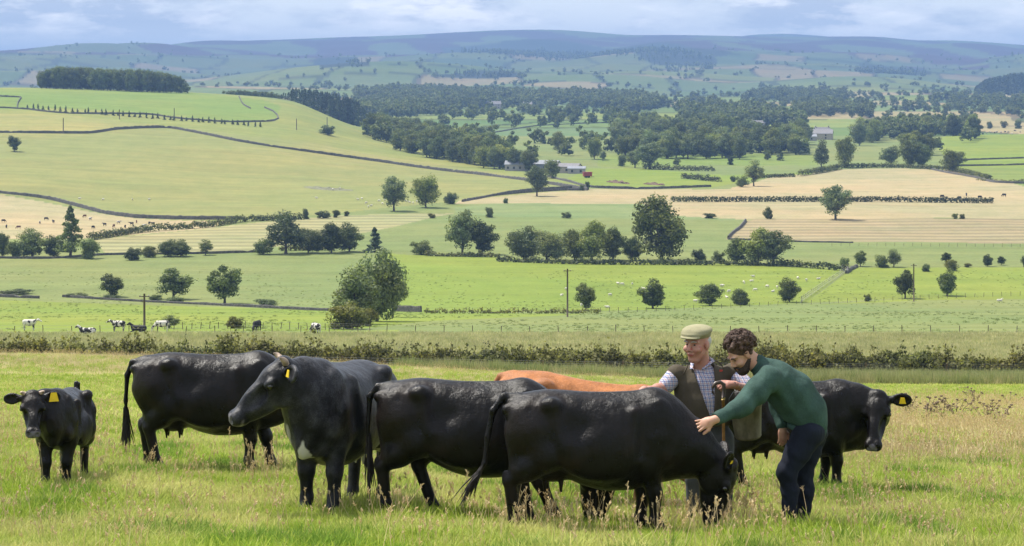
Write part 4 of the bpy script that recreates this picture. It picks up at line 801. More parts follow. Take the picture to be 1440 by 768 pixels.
TR = [
 (650,359,70,38,'ash','tall pale ash tree beside a dark round tree on the mid valley hedge line'),(678,358,46,38,'sycamore','dark round tree just beside the tall pale ash on the hedge line'),
 (593,358,22,34,'thorn','lone rounded bush between the big near clump and the pale ash'),
 (736,366,52,48,'willow','wide grey green tree, first of the pair above the telegraph pole'),(768,367,46,50,'willow','wide grey green tree, second of the pair above the telegraph pole'),
 (808,366,42,36,'oak','smaller leafy tree with light top in the central tree row'),(832,367,54,44,'oak','taller leafy tree with domed top in the central tree row'),(862,366,46,32,'sycamore','dark ragged tree in the middle of the central tree row'),
 (889,366,34,26,'sycamore','small dark tree beside the tallest tree of the row'),(931,367,88,76,'oak','tallest broad tree of the valley row, behind the flat-capped man'),
 (984,369,22,22,'thorn','small round bush just beyond the tallest valley tree'),(1010,370,19,20,'thorn','low bush between the small round bush and the big spreading tree'),
 (1037,371,36,32,'sycamore','dark low tree touching the big spreading tree'),(1066,372,50,44,'oak','broad half of the big spreading tree over the bending man'),(1088,373,54,44,'ash','taller half of the big spreading tree over the bending man'),
 (1187,374,14,15,'thorn','tiny round bush on the right hedge line'),(1210,375,23,20,'lollipop','small leaning tree on the right hedge line'),(1240,376,19,26,'thorn','low wide thorn beside a taller pale tree on the hedge line'),(1257,376,25,20,'ash','small pale tree beside the low wide thorn'),
 (1302,382,13,15,'thorn','small bush between two pole-side trees'),(1331,371,17,16,'lollipop','small tree standing behind the pale bush at right'),(1338,381,18,19,'bush','pale green bush in front of a small dark tree'),(1361,376,7,11,'bush','very small scrub bush on the right hedge line'),
 (1389,375,19,15,'lollipop','small upright dark tree near the right hedge end'),(1408,373,13,14,'lollipop','small round tree next to the upright dark tree'),(1443,376,20,14,'thorn','small tree cut by the right edge of the view'),
 (45,362,40,40,'sycamore','round tree in the left group beside the ragged pine'),(22,363,26,26,'thorn','low tree at the left edge of the left group'),(4,362,34,20,'sycamore','tree cut by the left edge of the view'),(76,361,30,28,'sycamore','dark tree between the round tree and the ragged pine'),
 (99,362,70,40,'pine','tall ragged pine standing above the left group'),(124,364,30,32,'thorn','bushy tree at the right foot of the ragged pine'),
 (186,366,21,28,'thorn','dark round bush below the mown strip'),(210,362,18,22,'bush','lighter bush beside the dark round bush'),(236,361,24,26,'sycamore','squat tree, first half of a low pair'),(254,361,24,28,'sycamore','squat tree, second half of a low pair'),(289,359,23,18,'ash','spindly open bush at the edge of the mown strip'),
 (371,358,25,32,'thorn','low dark bush at the left foot of the pale tree group'),(402,357,58,50,'ash','pale bushy tree tallest of the group by the mown strip'),(433,356,38,40,'willow','grey green tree in the middle of that group'),(466,356,42,36,'sycamore','dark tree right of the grey green one'),(491,354,40,34,'sycamore','dark round tree at the end of that group'),
 (527,355,34,28,'conifer','small dark pointed tree behind the big near clump'),
 (498,456,84,78,'ash','low leafy half of the big near tree clump'),(530,452,114,92,'willow','tallest tree of the big near clump above the horned cow'),(552,446,76,50,'ash','right side tree of the big near clump'),(489,463,40,62,'bush','olive bush at the foot of the big near clump'),(518,459,30,28,'bush','small pale bush tucked right of the olive bush'),
 (158,418,34,38,'lollipop','smallest of the three field trees over the stone wall at left'),(244,421,45,53,'lollipop','middle one of the three field trees over the stone wall'),(316,427,54,52,'lollipop','tallest of the three field trees over the stone wall'),
 (373,431,12,40,'thorn','long low bush on the stone wall'),(20,414,8,50,'thorn','low hedge bush at the far left of the wall'),(110,418,7,34,'thorn','low bush along the wall left of the smallest field tree'),(155,421,8,30,'thorn','low bush under the smallest field tree'),(218,422,9,22,'thorn','low bush beside the telegraph pole'),(248,425,9,30,'thorn','low bush under the middle field tree'),
 (824,436,39,34,'lollipop','small neat tree just right of the telegraph pole'),(918,434,44,41,'lollipop','neat round tree in the sheep field behind the men'),(998,430,33,42,'sycamore','spreading small tree right of the flat cap'),(1041,429,27,32,'thorn','low round tree beside the spreading small tree'),(1110,425,36,34,'sycamore','ragged small tree by the diagonal fence'),
 (1273,420,41,33,'lollipop','round tree behind the right telegraph pole'),(1332,416,40,31,'lollipop','round pointed tree right of the telegraph pole'),(1220,424,12,12,'thorn','tiny bush on the right hand fence'),
 (238,462,21,30,'ash','thin scrubby bush behind the black and white cows'),(331,462,20,27,'bush','small rounded bush right of the black and white cows'),
 (554,297,57,43,'ash','left one of two tall trees at the foot of the hill'),(599,292,50,43,'oak','right one of two tall trees at the foot of the hill'),(633,287,19,22,'thorn','round bush beside the lane at the hill foot'),(688,306,16,15,'thorn','lone bush in the green strip under the lane'),(797,307,10,16,'thorn','small lone bush in the green strip'),(607,307,8,12,'bush','tiny bush at the end of the mown strip'),
 (430,308,16,12,'thorn','dark bush on the hill foot hedge, left'),(455,307,12,22,'thorn','low dark bush on the hill foot hedge'),(472,306,12,12,'thorn','small round bush ending the hill foot hedge'),(487,304,8,10,'thorn','tiny round bush beyond the hedge end'),
 (755,276,50,33,'ash','open tree beside the lane below the farm'),(776,251,30,26,'oak','tree directly in front of the farm sheds'),(711,286,9,9,'thorn','small bush in the tan field near the lane'),(818,268,10,8,'thorn','small bush by the lane junction'),(826,267,13,8,'thorn','small upright bush by the lane junction'),
 (1175,309,57,47,'ash','tall lone tree standing in the tan stubble'),(1080,308,20,15,'thorn','small pointed tree left of the lone stubble tree'),(997,307,8,21,'thorn','low bush in the green and tan field corner'),(1343,308,9,10,'bush','sparse bush on the stubble, left of two'),(1353,308,8,10,'bush','sparse bush on the stubble, right of two'),
 (20,213,23,22,'lollipop','lone tree with a round shadow on the left hill'),(461,190,16,25,'thorn','lone round bush high on the left hill'),
 (1060,262,40,30,'ash','tree on the green bank at the end of the tan field'),(1043,263,18,22,'thorn','bush at the foot of the bank tree'),(1031,256,10,9,'thorn','little bush left of the bank tree'),
 (1155,239,44,26,'ash','slim tree first in the row behind the big tan field'),(1188,236,50,34,'oak','dark broad tree second in the row behind the tan field'),(1253,234,34,32,'ash','pale tree left of the tall pair behind the tan field'),(1281,235,42,32,'oak','tall tree left of a pair behind the tan field'),(1298,235,36,28,'sycamore','tall tree right of a pair behind the tan field'),(1340,241,34,36,'oak','round tree at the end of the row behind the tan field'),
 (707,238,28,24,'sycamore','dark tree by the farmhouse, left of three in front of the farm'),(724,240,33,28,'sycamore','dark tree in the middle of three in front of the farm'),(743,241,31,28,'sycamore','dark tree at the right of three in front of the farm'),
 (914,238,44,44,'ash','pale bushy tree behind the green pasture, middle distance'),(893,236,30,24,'ash','smaller pale tree joined to the bushy one'),(836,224,34,24,'oak','dark tree standing alone near the white fence line'),(1079,225,15,12,'thorn','small round tree, left of two in front of the wood'),(1097,226,18,11,'conifer','small pointed tree, right of two in front of the wood'),(1027,232,14,12,'thorn','small round tree on the pasture hedge'),(848,226,16,12,'ash','small pale tree behind the pasture'),(874,234,18,16,'thorn','small tree left of the pale bushy tree'),(951,232,11,12,'thorn','small round bush right of the pale bushy tree'),
 (1392,181,12,10,'thorn','little round tree in the far right fields'),(1412,180,11,12,'bush','paler little tree in the far right fields'),(1432,181,14,14,'thorn','dark little tree near the far right edge'),
]
for t_ in TR:
    t_ = list(t_)
    if t_[4] in ('oak', 'ash', 'willow', 'sycamore') and 340 < t_[1] < 380: t_[2] *= 1.06; t_[3] *= 1.22
    tree(*t_)
for i, px in enumerate(range(38, 372, 8)):
    tree(px+random.uniform(-2, 2), 153+(px-38)*.078+random.uniform(-.6, .6), random.uniform(5.5, 9), 4.5, 'conifer', 'young slim tree in the planted strip on the left hill', 'young trees planted along the hill wall')
# woods: every tree stands on the ground; the largest in view are objects of their own
LOW = []
for i in range(6):
    (v, q), _ = crown(300+i, H=10, W=9, nclump=14, nleaf=30, leaf=1.15, base=.0); LOW.append((v, q))
LOWC = []
for i in range(3):
    (v, q), _ = crown(330+i, H=10, W=4.4, nclump=14, nleaf=14, leaf=.9, base=.05, shape='cone'); LOWC.append((v, q))
def joined(k):
    out = []
    for cm, tm, w0 in KINDS[k]:
        n1 = len(cm.vertices); a = np.empty(n1*3, np.float32); cm.vertices.foreach_get('co', a); n2 = len(tm.vertices); b = np.empty(n2*3, np.float32); tm.vertices.foreach_get('co', b)
        fs = [tuple(p.vertices) for p in cm.polygons]+[tuple(i+n1 for i in p.vertices) for p in tm.polygons]
        me = mesh_from(k+'_whole', np.concatenate([a, b]).reshape(-1, 3), fs, [cm.materials[0], M_bark], False); me.polygons.foreach_set('material_index', np.array([0]*len(cm.polygons)+[1]*len(tm.polygons), np.int32)); out.append((me, w0))
    return out
JK = {k: joined(k) for k in ('oak', 'sycamore', 'ash', 'conifer')}
cand = []; r5 = np.random.default_rng(21)
def wood(poly, sp, hm, kinds, label, dmin=900, dmax=9000, wf=.95, top=None):
    W_ = [hit(a, b, dmin=dmin, dmax=dmax) for a, b in poly]; xy = np.array([(q.x, q.y) for q in W_]); lo_ = xy.min(0); hi_ = xy.max(0)
    n = int((hi_-lo_).prod()/sp/sp)+1
    if n > 60000: n = 60000
    q = r5.uniform(lo_, hi_, (n, 2)); q = q[pnpoly(xy, q[:, 0], q[:, 1])]
    for x, y in q: 
        if hm > 13 and sp < 20 and y > 1000 and float(wob(x, y*.7, 150., int(sp))) < -.42: continue
        hgt = hm*r5.uniform(.72, 1.12)
        if top is not None:
            t_ = np.interp(CX+F*x/y, *top)
            hgt = np.clip((YH+F*drop(x, y)/y-t_)/F*y*r5.uniform(.9, 1.02), 3, hm*1.4)
        cand.append((hgt/y, x, y, hgt, kinds[int(r5.integers(len(kinds)))], label, wf*r5.uniform(.8, 1.15)))
B3 = ['oak', 'sycamore', 'ash']
wood([(514,198),(545,207),(600,222),(650,230),(700,240),(712,232),(650,205),(600,195),(560,188),(515,182)], 10, 16, B3+['sycamore'], 'leafy tree in the wood along the foot of the hill spur', 1050, 1650)
for px in np.arange(60, 262, 4.2):
    for d in (1540, 1575, 1610):
        x = (px+r5.uniform(-2, 2)-CX)/F*d; y = d+r5.uniform(-12, 12); tp = np.interp(px, [58, 66, 85, 110, 150, 200, 240, 255, 264], [108, 95, 91, 92, 95, 96, 101, 108, 122]); hgt = max(5, (YH+F*drop(x, y)/y-tp)/F*y*r5.uniform(.9, 1.0)); cand.append((hgt/y*1.3, x, y, hgt, 'sycamore', 'dark tree in the long clump crowning the left hill', .75))
for px in np.arange(318, 520, 3.6):
    for d in (1660, 1720, 1790):
        x = (px+r5.uniform(-2, 2)-CX)/F*d; y = d+r5.uniform(-20, 20); tp = np.interp(px, [318, 340, 380, 395, 410, 440, 470, 500, 520], [126, 125, 128, 134, 124, 126, 132, 142, 160]); hgt = max(4, (YH+F*drop(x, y)/y-tp)/F*y*r5.uniform(.82, 1.03)); cand.append((hgt/y, x, y, hgt, 'conifer' if px > 395 else 'sycamore', 'tree in the plantation just over the crest of the left hill', 1.0))
wood([(866,196),(872,222),(960,224),(1060,224),(1137,220),(1140,200),(1000,180),(860,176)], 13, 17, B3, 'leafy tree in the wide wood right of the middle farm', 1000, 2600)
wood([(955,168),(1000,177),(1125,182),(1128,168),(1050,160),(955,157)], 15, 18, B3, 'leafy tree in the wood behind the right hand farm', 1400, 3200)
wood([(1118,165),(1228,166),(1225,156),(1150,150),(1120,152)], 14, 17, ['sycamore', 'oak'], 'tree in the domed copse at right', 1500, 3200)
wood([(1200,205),(1215,218),(1300,220),(1330,208),(1378,197),(1372,184),(1270,182),(1212,190)], 12, 16, ['sycamore', 'oak'], 'tree in the big dark wood above the right pasture', 1000, 2400)
wood([(590,214),(700,236),(880,232),(880,205),(700,192),(600,196)], 38, 14, B3, 'single tree in the parkland behind the middle farm', 1100, 2200)
wood([(600,180),(860,182),(870,162),(620,160)], 46, 16, B3, 'single tree among the far parkland fields', 1500, 3400)
wood([(500,165),(560,168),(640,160),(700,150),(800,152),(900,160),(940,150),(900,138),(700,130),(500,132)], 15, 17, ['oak'], 'w', 1900, 3900)
wood([(1050,140),(1190,142),(1190,134),(1060,132)], 17, 16, ['oak'], 'w', 2000, 4500); wood([(1290,150),(1460,156),(1460,144),(1310,141)], 17, 15, ['oak'], 'w', 2000, 4500)
wood([(1366,134),(1470,134),(1470,124),(1380,124)], 15, 26, ['conifer'], 'w', 2400, 4200, top=([1366, 1385, 1410, 1440, 1480], [126, 112, 106, 101, 98]))
wood([(930,150),(1440,165),(1440,150),(1000,142)], 70, 14, ['oak'], 'w', 1800, 4500)
for P_, sp_, hm_ in (([(600,110),(640,104),(700,100),(735,105),(700,113)], 24, 14), ([(1200,98),(1300,101),(1312,109),(1210,107)], 22, 15), ([(445,90),(520,88),(500,96)], 30, 13), ([(640,76),(760,70),(960,74),(1010,84),(900,88),(760,84)], 27, 17), ([(905,92),(1010,90),(1000,100),(920,100)], 34, 13)):
    wood(P_, sp_, hm_, ['conifer', 'oak'], 'w', 2600, 9000)
for i in range(11000):      # hedgerow trees of the far fields
    d = math.exp(r5.uniform(math.log(2100), math.log(7200))); px = r5.uniform(-60, 1500); x = (px-CX)/F*d
    if px < 520 and d < 2300: continue
    e_ = [(x+60*float(wob(x, d, 700., 3)))/190, (d+90*float(wob(x, d, 900., 5)))/260]; e_ = [abs(q-math.floor(q)-.5) for q in e_]
    if max(e_) < .455 and r5.random() > .04: continue
    if float(wob(x, d, 1100., 4)) < -.3: continue
    cand.append((0.001, x, d, r5.uniform(6, 13), 'oak', 'w', 1.1))
cand.sort(key=lambda c: -c[0]); own = [c for c in cand if c[5] != 'w'][:420]; ids = set(map(id, own)); rest = [c for c in cand if id(c) not in ids]
for i, (_, x, y, hgt, k, lab, wf) in enumerate(own):
    me, w0 = JK[k][i % len(JK[k])]; o = link(NAMES[k][0], me, None, (x, y, gz(x, y)-.2)); s_ = hgt/10; o.scale = (s_*wf, s_*wf, s_); o.rotation_euler = (0, 0, random.uniform(0, 6.28)); tag(o, lab, 'tree', 'trees: '+lab)
def merge_far(name, C_, mat, lows):
    V_ = []; Q_ = []; n = 0
    for i, (_, x, y, hgt, k, lab, wf) in enumerate(C_):
        v, q = lows[i % len(lows)]; a = random.uniform(0, 6.28); s_ = hgt/10; R2 = np.array([[math.cos(a), -math.sin(a), 0], [math.sin(a), math.cos(a), 0], [0, 0, 1]]); vv = (v*(s_*wf, s_*wf, s_))@R2.T+np.array((x, y, gz(x, y)))
        if y > 3600: q = q[i % 3::3]; vv = vv.reshape(-1, 4, 3)[i % 3::3]; c_ = vv.mean(1, keepdims=True); vv = (c_+(vv-c_)*1.6).reshape(-1, 3); q = np.arange(len(vv)).reshape(-1, 4)
        V_.append(vv); Q_.append(q+n); n += len(vv)
    o = link(name, mesh_from(name, np.concatenate(V_), np.concatenate(Q_), mat, False)); tag(o, kind='stuff'); return o
tag(merge_far('distant_wood', [c for c in rest if c[4] != 'conifer'], M_leafd, LOW), 'far woods and hedgerow trees fading into the blue valley', 'wood')
tag(merge_far('distant_plantation', [c for c in rest if c[4] == 'conifer'], M_conif, LOWC), 'far dark conifer plantations on the valley slopes', 'wood')
print('trees', _time.time()-_t0, len(own), len(rest))
# ------------------------------------------------------------------ walls, hedges, fences, poles
def wallmat(t, bs):
    co = t.n('ShaderNodeTexCoord').outputs['Object']; vo = t.n('ShaderNodeTexVoronoi'); t.put(vo.inputs['Vector'], t.vmath('MULTIPLY', co, (1, 1, 2))); vo.inputs['Scale'].default_value = 2.6
    c = t.mix(t.ramp(t.noise(co, 1.2, 4), .35, .65), (.11, .105, .095), (.23, .215, .19)); c = t.scale(c, t.ramp(vo.outputs['Distance'], 0, .5, 1.2, .5)); t.put(bs.inputs['Base Color'], c); bs.inputs['Roughness'].default_value = .95; t.put(bs.inputs['Normal'], t.bump(vo.outputs['Distance'], .6, .08))
M_wall = material('drystone', wallmat)
def resample(P, step):
    P = [np.array((p.x, p.y)) for p in P]; out = []
    for a, b in zip(P[:-1], P[1:]):
        n = max(1, int(np.linalg.norm(b-a)/step)); out += [a+(b-a)*i/n for i in range(n)]
    return np.array(out+[P[-1]])
def smooth_px(pts, n=6):
    x = [p[0] for p in pts]; y = [p[1] for p in pts]; s_ = np.concatenate([[0], np.cumsum(np.hypot(np.diff(x), np.diff(y)))])
    if len(pts) < 3: return pts
    t_ = np.linspace(0, s_[-1], max(len(pts)*n, int(s_[-1]/12))); return list(zip(cub(s_, np.array([x], float), t_)[0], cub(s_, np.array([y], float), t_)[0]))
def wall(pts, label, h=1.5, th=.75, group=None, rough=.14, name='drystone_wall', mat=None, cat='wall'):
    P = resample([hit(*p) for p in smooth_px(pts)], 1.3); h *= .72; th *= .7; n = len(P); T = np.gradient(P, axis=0); T /= np.linalg.norm(T, axis=1, keepdims=True)+1e-9; N = np.stack([-T[:, 1], T[:, 0]], 1); r = np.random.default_rng(n)
    V_ = []; 
    for i in range(n):
        z = gz(*P[i]); hh_ = h*(1+r.normal(0, rough*.5)); tt_ = th*(1+r.normal(0, rough*.4))
        hh_ *= 1-.18*max(0, math.sin(i*.11)+math.sin(i*.047)-.6)
        if r.random() < .03: hh_ *= .6
        for o, zz in ((.5, -.4), (.36, hh_*.8), (.2, hh_), (-.2, hh_*1.02), (-.36, hh_*.8), (-.5, -.4)): V_.append((P[i][0]+N[i][0]*tt_*o, P[i][1]+N[i][1]*tt_*o, z+zz))
    F_ = [(i*6+k, (i+1)*6+k, (i+1)*6+k+1, i*6+k+1) for i in range(n-1) for k in range(5)]+[tuple(range(6))[::-1], tuple(range((n-1)*6, n*6))]
    c = P[n//2]; o3 = np.array((c[0], c[1], gz(*c))); o = link(name, mesh_from(name, np.array(V_)-o3, F_, mat or M_wall, False), None, o3); tag(o, label, cat, group); return o
def hedge(pts, label, h=1.8, w_=1.8, leaf=.6, dens=34, name='hedge', loose=.25, mat=None, step=.8, smooth=True):
    Pp = pts if not smooth else smooth_px(pts); P = resample([hit(*p) if len(p) == 2 else on(p[0], p[2]) for p in Pp], step); n = len(P); r = np.random.default_rng(n+5); m = int(n*dens)
    i = r.integers(0, n, m); z0 = np.array([gz(*p) for p in P])[i]; hv = h*(1+loose*np.sin(np.arange(n)*.7)*.4+loose*r.normal(0, .5, n))[i]; a = r.uniform(0, math.pi, m); rr = r.uniform(.55, 1.05, m)
    T = np.gradient(P, axis=0); T /= np.linalg.norm(T, axis=1, keepdims=True)+1e-9; Nn = np.stack([-T[:, 1], T[:, 0]], 1)[i]
    off = np.cos(a)*rr*w_/2; zz = np.abs(np.sin(a))**.6*rr*hv; L_ = np.stack([P[i, 0]+Nn[:, 0]*off+r.uniform(-.6, .6, m)*step, P[i, 1]+Nn[:, 1]*off, z0+zz], 1)
    N = np.stack([Nn[:, 0]*np.cos(a), Nn[:, 1]*np.cos(a), np.sin(a)+.2], 1)+r.normal(0, .45, (m, 3)); v, q = leaves_at(L_, N, leaf, r); c = P[n//2]; o3 = np.array((c[0], c[1], gz(*c)))
    o = link(name, mesh_from(name, v-o3, q, mat or M_hedge, False), None, o3); tag(o, label, 'hedge'); return o
wall([(-60,189),(0,187),(120,188),(170,182),(230,180),(270,186),(340,200),(420,212),(520,226),(620,240),(700,249),(745,255),(790,262),(826,268)], 'long dark stone wall sweeping across the upper left hill', 2.0, 1.2)
wall([(-60,268),(0,272),(60,279),(110,291),(150,301),(200,307),(290,309),(345,309)], 'stone wall between the olive hill and the tan cattle field', 1.9, 1.1)
wall([(650,284),(700,275),(760,270),(800,268),(822,268)], 'stone wall along the lane at the hill foot', 1.5, 1.0)
wall([(668,281),(712,272),(770,266),(822,264)], 'stone wall on the upper side of the lane', 1.3, .9)
wall([(770,249),(800,256),(832,264),(900,266),(1000,263)], 'stone wall from the farm sheds to the tan field', 1.5, .9)
wall([(-60,153),(0,152),(36,154),(60,157),(100,160),(200,161),(260,168),(330,172),(380,171),(392,166),(384,157),(372,152)], 'thin stone wall hooking round the top pasture of the hill', 1.5, .9)
wall([(0,136),(30,138),(25,146),(24,153)], 'short stone wall at the top left corner of the hill', 1.5, .9)
wall([(336,136),(342,147),(352,153)], 'short stone wall just under the hill crest plantation', 1.5, .9)
wall([(-60,416),(0,418),(55,420)], 'stone wall at the left edge below the pale field', 1.1, .8)
wall([(88,418),(170,423),(270,428),(350,432),(450,437),(482,438)], 'low stone wall under the three field trees', .8, .6)
wall([(557,438),(592,439)], 'dark stretch of wall by the near clump gateway', 1.6, .8)
wall([(-60,363),(60,364),(150,359),(300,357),(360,355)], 'stone wall behind the left pine group', 1.0, .8)
wall([(1024,336),(1030,329),(1042,320),(1049,311)], 'kinked stone wall at the corner of the hay rows', 1.5, 1.0)
wall([(1024,337),(1100,340),(1200,342)], 'low stone wall under the hay rows', .8, .7)
wall([(1190,385),(1197,380),(1205,376)], 'broken bit of stone wall at the top of the diagonal fence', 1.3, 1.2, rough=.4)
wall([(1298,236),(1330,243),(1370,250),(1400,257),(1460,259)], 'stone wall curving beyond the right end of the tan field', 1.4, .9)
wall([(1350,226),(1400,224),(1480,222)], 'upper stone wall in the far right pasture', 1.4, .9)
wall([(1345,234),(1400,233),(1480,231)], 'lower stone wall in the far right pasture', 1.4, .9)
wall([(900,217),(1000,216),(1060,214)], 'stone wall beyond the pale bushy tree', 1.4, .9)
wall([(640,196),(700,186),(760,177),(880,172)], 'stone wall in the far parkland fields', 1.4, 1.2)
hedge([(945,284),(1008,284)], 'clipped hedge, short part left of the gap', 2.3, 2.2, loose=.06); hedge([(1013,284),(1200,284),(1396,286)], 'long clipped dark hedge crossing the tan stubble', 2.3, 2.2, loose=.06)
hedge([(1124,248),(1150,244),(1182,238)], 'thick hedge rising to the row of trees behind the tan field', 3.0, 2.6, loose=.1); hedge([(1184,236),(1250,236),(1330,240),(1392,253)], 'dark hedge under the trees at the back of the tan field', 2.4, 2.4, loose=.1)
hedge([(1066,251),(1116,249)], 'short clipped hedge left of the thick rising hedge', 1.8, 2, loose=.08)
hedge([(905,238),(960,240),(1003,241)], 'bushy hedge across the middle pasture', 2.6, 2.6, loose=.5); hedge([(960,251),(1012,256)], 'rough hedge running down towards the bank tree', 2.4, 2.4, loose=.4)
hedge([(126,338),(200,327),(300,319),(345,312),(425,309)], 'overgrown hedge between the tan field and the mown strip', 2.2, 2.4, loose=.35)
hedge([(1100,374),(1150,378),(1188,381)], 'low dark hedge right of the big spreading tree', 1.6, 2.0, loose=.2); hedge([(700,368),(830,372),(1000,373),(1100,374)], 'low scrubby hedge under the central tree row', 1.4, 1.8, loose=.5, dens=20)
hedge([(395,353),(470,352)], 'scrubby hedge bottom under the left tree group', 1.4, 1.8, loose=.5, dens=22, mat=M_leafy); hedge([(600,360),(700,362)], 'scrubby hedge bottom under the pale ash', 1.2, 1.8, loose=.5, dens=20, mat=M_leafy)
hedge([(600,441),(720,441),(840,441)], 'grassy scrub along the fence under the sheep field', .8, 1.2, loose=.6, dens=26, leaf=.35, mat=M_leafy)
hedge([(1375,254),(1420,256),(1460,254)], 'scrub at the right end of the tan field', 1.0, 1.6, loose=.6, dens=12, mat=M_leafy)
M_post = simple('weathered_post', (.15, .12, .085), .85, .3, 8); M_pole = simple('pole_wood', (.11, .085, .06), .8, .3, 3); M_lime = simple('pale_rail', (.42, .40, .36), .8, .2, 8)
def fence(pts, label, sp=3.3, h=1.1, pr=.05, wires=4, mat=None, group=None, world=None, rails=False, most=95):
    P = world if world is not None else resample([hit(*p) for p in smooth_px(pts)], sp)
    P = P[::max(1, math.ceil(len(P)/most))]; o3 = Vector((P[0][0], P[0][1], gz(*P[0]))); e = empty('wire_fence' if not rails else 'rail_fence', o3); tag(e, label, 'fence', group); r = random.Random(len(P)); tops = []
    pm = MB(); pm.tube([(0, 0, -.3), (0, 0, h)], [pr, pr*.9], 7); pme = pm.mesh('post', mat or M_post, True)
    for p in P:
        z = gz(*p)-o3.z; o = link('post', pme, e, (p[0]-o3.x, p[1]-o3.y, z)); o.rotation_euler = (r.gauss(0, .05), r.gauss(0, .05), r.uniform(0, 6)); o.scale = (1, 1, r.uniform(.88, 1.1)); tops.append(Vector((p[0]-o3.x, p[1]-o3.y, z)))
    m = MB(); hs_ = [h*(.25+.7*i/max(1, wires-1)) for i in range(wires)]
    for z in hs_: m.tube([t_+Vector((0, 0, z)) for t_ in tops], (.035 if rails else .006), 4, cap=False)
    m.build('rail' if rails else 'wire', mat if rails else M_wire, e, True); tag(e.children[-1], kind=None); return e
wp = lambda a, b, d0, d1, n: np.array([((a+(b-a)*i/n-CX)/F*(d0+(d1-d0)*i/n), d0+(d1-d0)*i/n) for i in range(n+1)])
fence(None, 'wire netting fence with wooden posts in front of the hedge', h=1.15, pr=.06, wires=7, world=wp(-30, 1500, 132, 136, 27))
# netting stays between the posts of the near fence
fence(None, 'post and wire fence along the top of the rough grass strip', h=1.0, pr=.05, wires=3, world=wp(-20, 1470, 236, 236, 37))
fence([(232,464),(330,462),(440,464),(520,466)], 'second post and wire fence behind the grazing dairy cows', sp=2.2, h=.9, wires=2)
fence([(600,441),(720,441),(870,439)], 'fence along the bottom of the sheep field', sp=2.6, h=1.0, wires=3); fence([(870,440),(1010,434),(1120,428)], 'fence continuing under the small neat trees', sp=3, h=.9, wires=2)
fence([(1126,426),(1160,402),(1192,381)], 'pale diagonal rail fence climbing between the fields', sp=2.4, h=1.3, wires=3, mat=M_lime, rails=True)
fence([(1128,429),(1220,425),(1300,421),(1460,415)], 'fence behind the right telegraph pole', sp=3, h=1.0, wires=3)
fence([(1170,346),(1300,347),(1460,348)], 'thin fence under the right half of the hay rows', sp=5, h=1.1, wires=2)
for px, py, pt, lb in ((203, 466, 413, 'telegraph pole standing among the dairy cows'), (798, 446, 378, 'tall dark telegraph pole in front of the sheep field'), (1285, 424, 371, 'telegraph pole at the right beside a round tree'), (245, 168, 152, 'thin far pole high on the left hill, middle of a line'), (168, 168, 154, 'thin far pole high on the left hill, near the planted strip'), (89, 188, 166, 'thin far pole by the long hill wall'), (417, 183, 167, 'thin far pole near the hill shoulder, right end of its line'), (460, 178, 165, 'thin far pole above the lone hill bush')):
    p = hit(px, py); H_ = (py-pt)/F*p.y; e = empty('telegraph_pole', p); tag(e, lb, 'pole'); rr = .16 if p.y < 700 else .3
    m = MB(); m.tube([(0, 0, -.5), (0, 0, H_)], [rr, rr*.75], 8); m.build('pole', M_pole, e, True)
    if p.y < 700:
        m = MB(); m.box((0, 0, H_-.35), (1.3, .1, .1)); m.build('crossarm', M_pole, e)
        for x in (-.55, 0, .55): m = MB(); m.lathe([(.0, .0), (.06, .0), (.07, .1), (.03, .18), (0, .18)], 8, (x, 0, H_-.3)); m.build('insulator', M_lime, e)
# ------------------------------------------------------------------ farm
M_stone = simple('farm_stone', (.40, .35, .28), .9, .2, 1); M_slate = simple('slate_roof', (.20, .19, .19), .7, .2, 1); M_whitew = simple('white_wall', (.33, .31, .29), .8, .1, 1); M_shed = simple('grey_cladding', (.25, .26, .28), .5, .15, .5); M_redp = simple('red_paint', (.30, .05, .04), .5, .2, 2); M_win = simple('window_glass', (.03, .035, .04), .15, .1, 2, spec=.6, bump=0); M_tyre = simple('tyre', (.02, .02, .02), .9, .2, 5); M_soil = simple('heap_soil', (.16, .11, .075), .95, .3, 1.5, bump=.8, bdist=.3)
def house(px, py, L_, W_, H_, rh, rz, label, wm, rm, wins=3, chim=True, name='farmhouse', cat='building'):
    p = hit(px, py, dmin=900); e = empty(name, p, rz); tag(e, label, cat); z0 = -1.0
    m = MB(); m.add([(-L_/2,-W_/2,z0),(L_/2,-W_/2,z0),(L_/2,W_/2,z0),(-L_/2,W_/2,z0),(-L_/2,-W_/2,H_),(L_/2,-W_/2,H_),(L_/2,W_/2,H_),(-L_/2,W_/2,H_),(-L_/2,0,H_+rh),(L_/2,0,H_+rh)], [(0,1,5,4),(2,3,7,6),(1,2,6,9,5),(3,0,4,8,7)]); m.build('wall', wm, e)
    m = MB(); o_ = .35; t_ = .18; sl_ = rh/(W_/2)
    for s_ in (-1, 1): m.add([(-L_/2-o_, 0, H_+rh+.05), (L_/2+o_, 0, H_+rh+.05), (L_/2+o_, s_*(W_/2+o_), H_-o_*sl_+.05), (-L_/2-o_, s_*(W_/2+o_), H_-o_*sl_+.05), (-L_/2-o_, 0, H_+rh+t_+.05), (L_/2+o_, 0, H_+rh+t_+.05), (L_/2+o_, s_*(W_/2+o_), H_-o_*sl_+t_+.05), (-L_/2-o_, s_*(W_/2+o_), H_-o_*sl_+t_+.05)], [(0,1,2,3),(4,7,6,5),(0,4,5,1),(1,5,6,2),(2,6,7,3),(3,7,4,0)])
    rf = m.build('roof', rm, e)
    if chim:
        for x in (-L_/2+.6, L_/2-.6): m = MB(); m.box((x, 0, H_+rh+.5), (.9, .8, 1.6)); m.build('chimney', wm, rf)
    for i in range(wins):
        x = -L_/2+L_*(i+.5)/wins
        for z in ((H_*.3, H_*.75) if H_ > 4 else (H_*.5,)): m = MB(); m.box((x, -W_/2-.02, z), (1.1, .12, 1.2)); m.build('window', M_win, e)
    return e
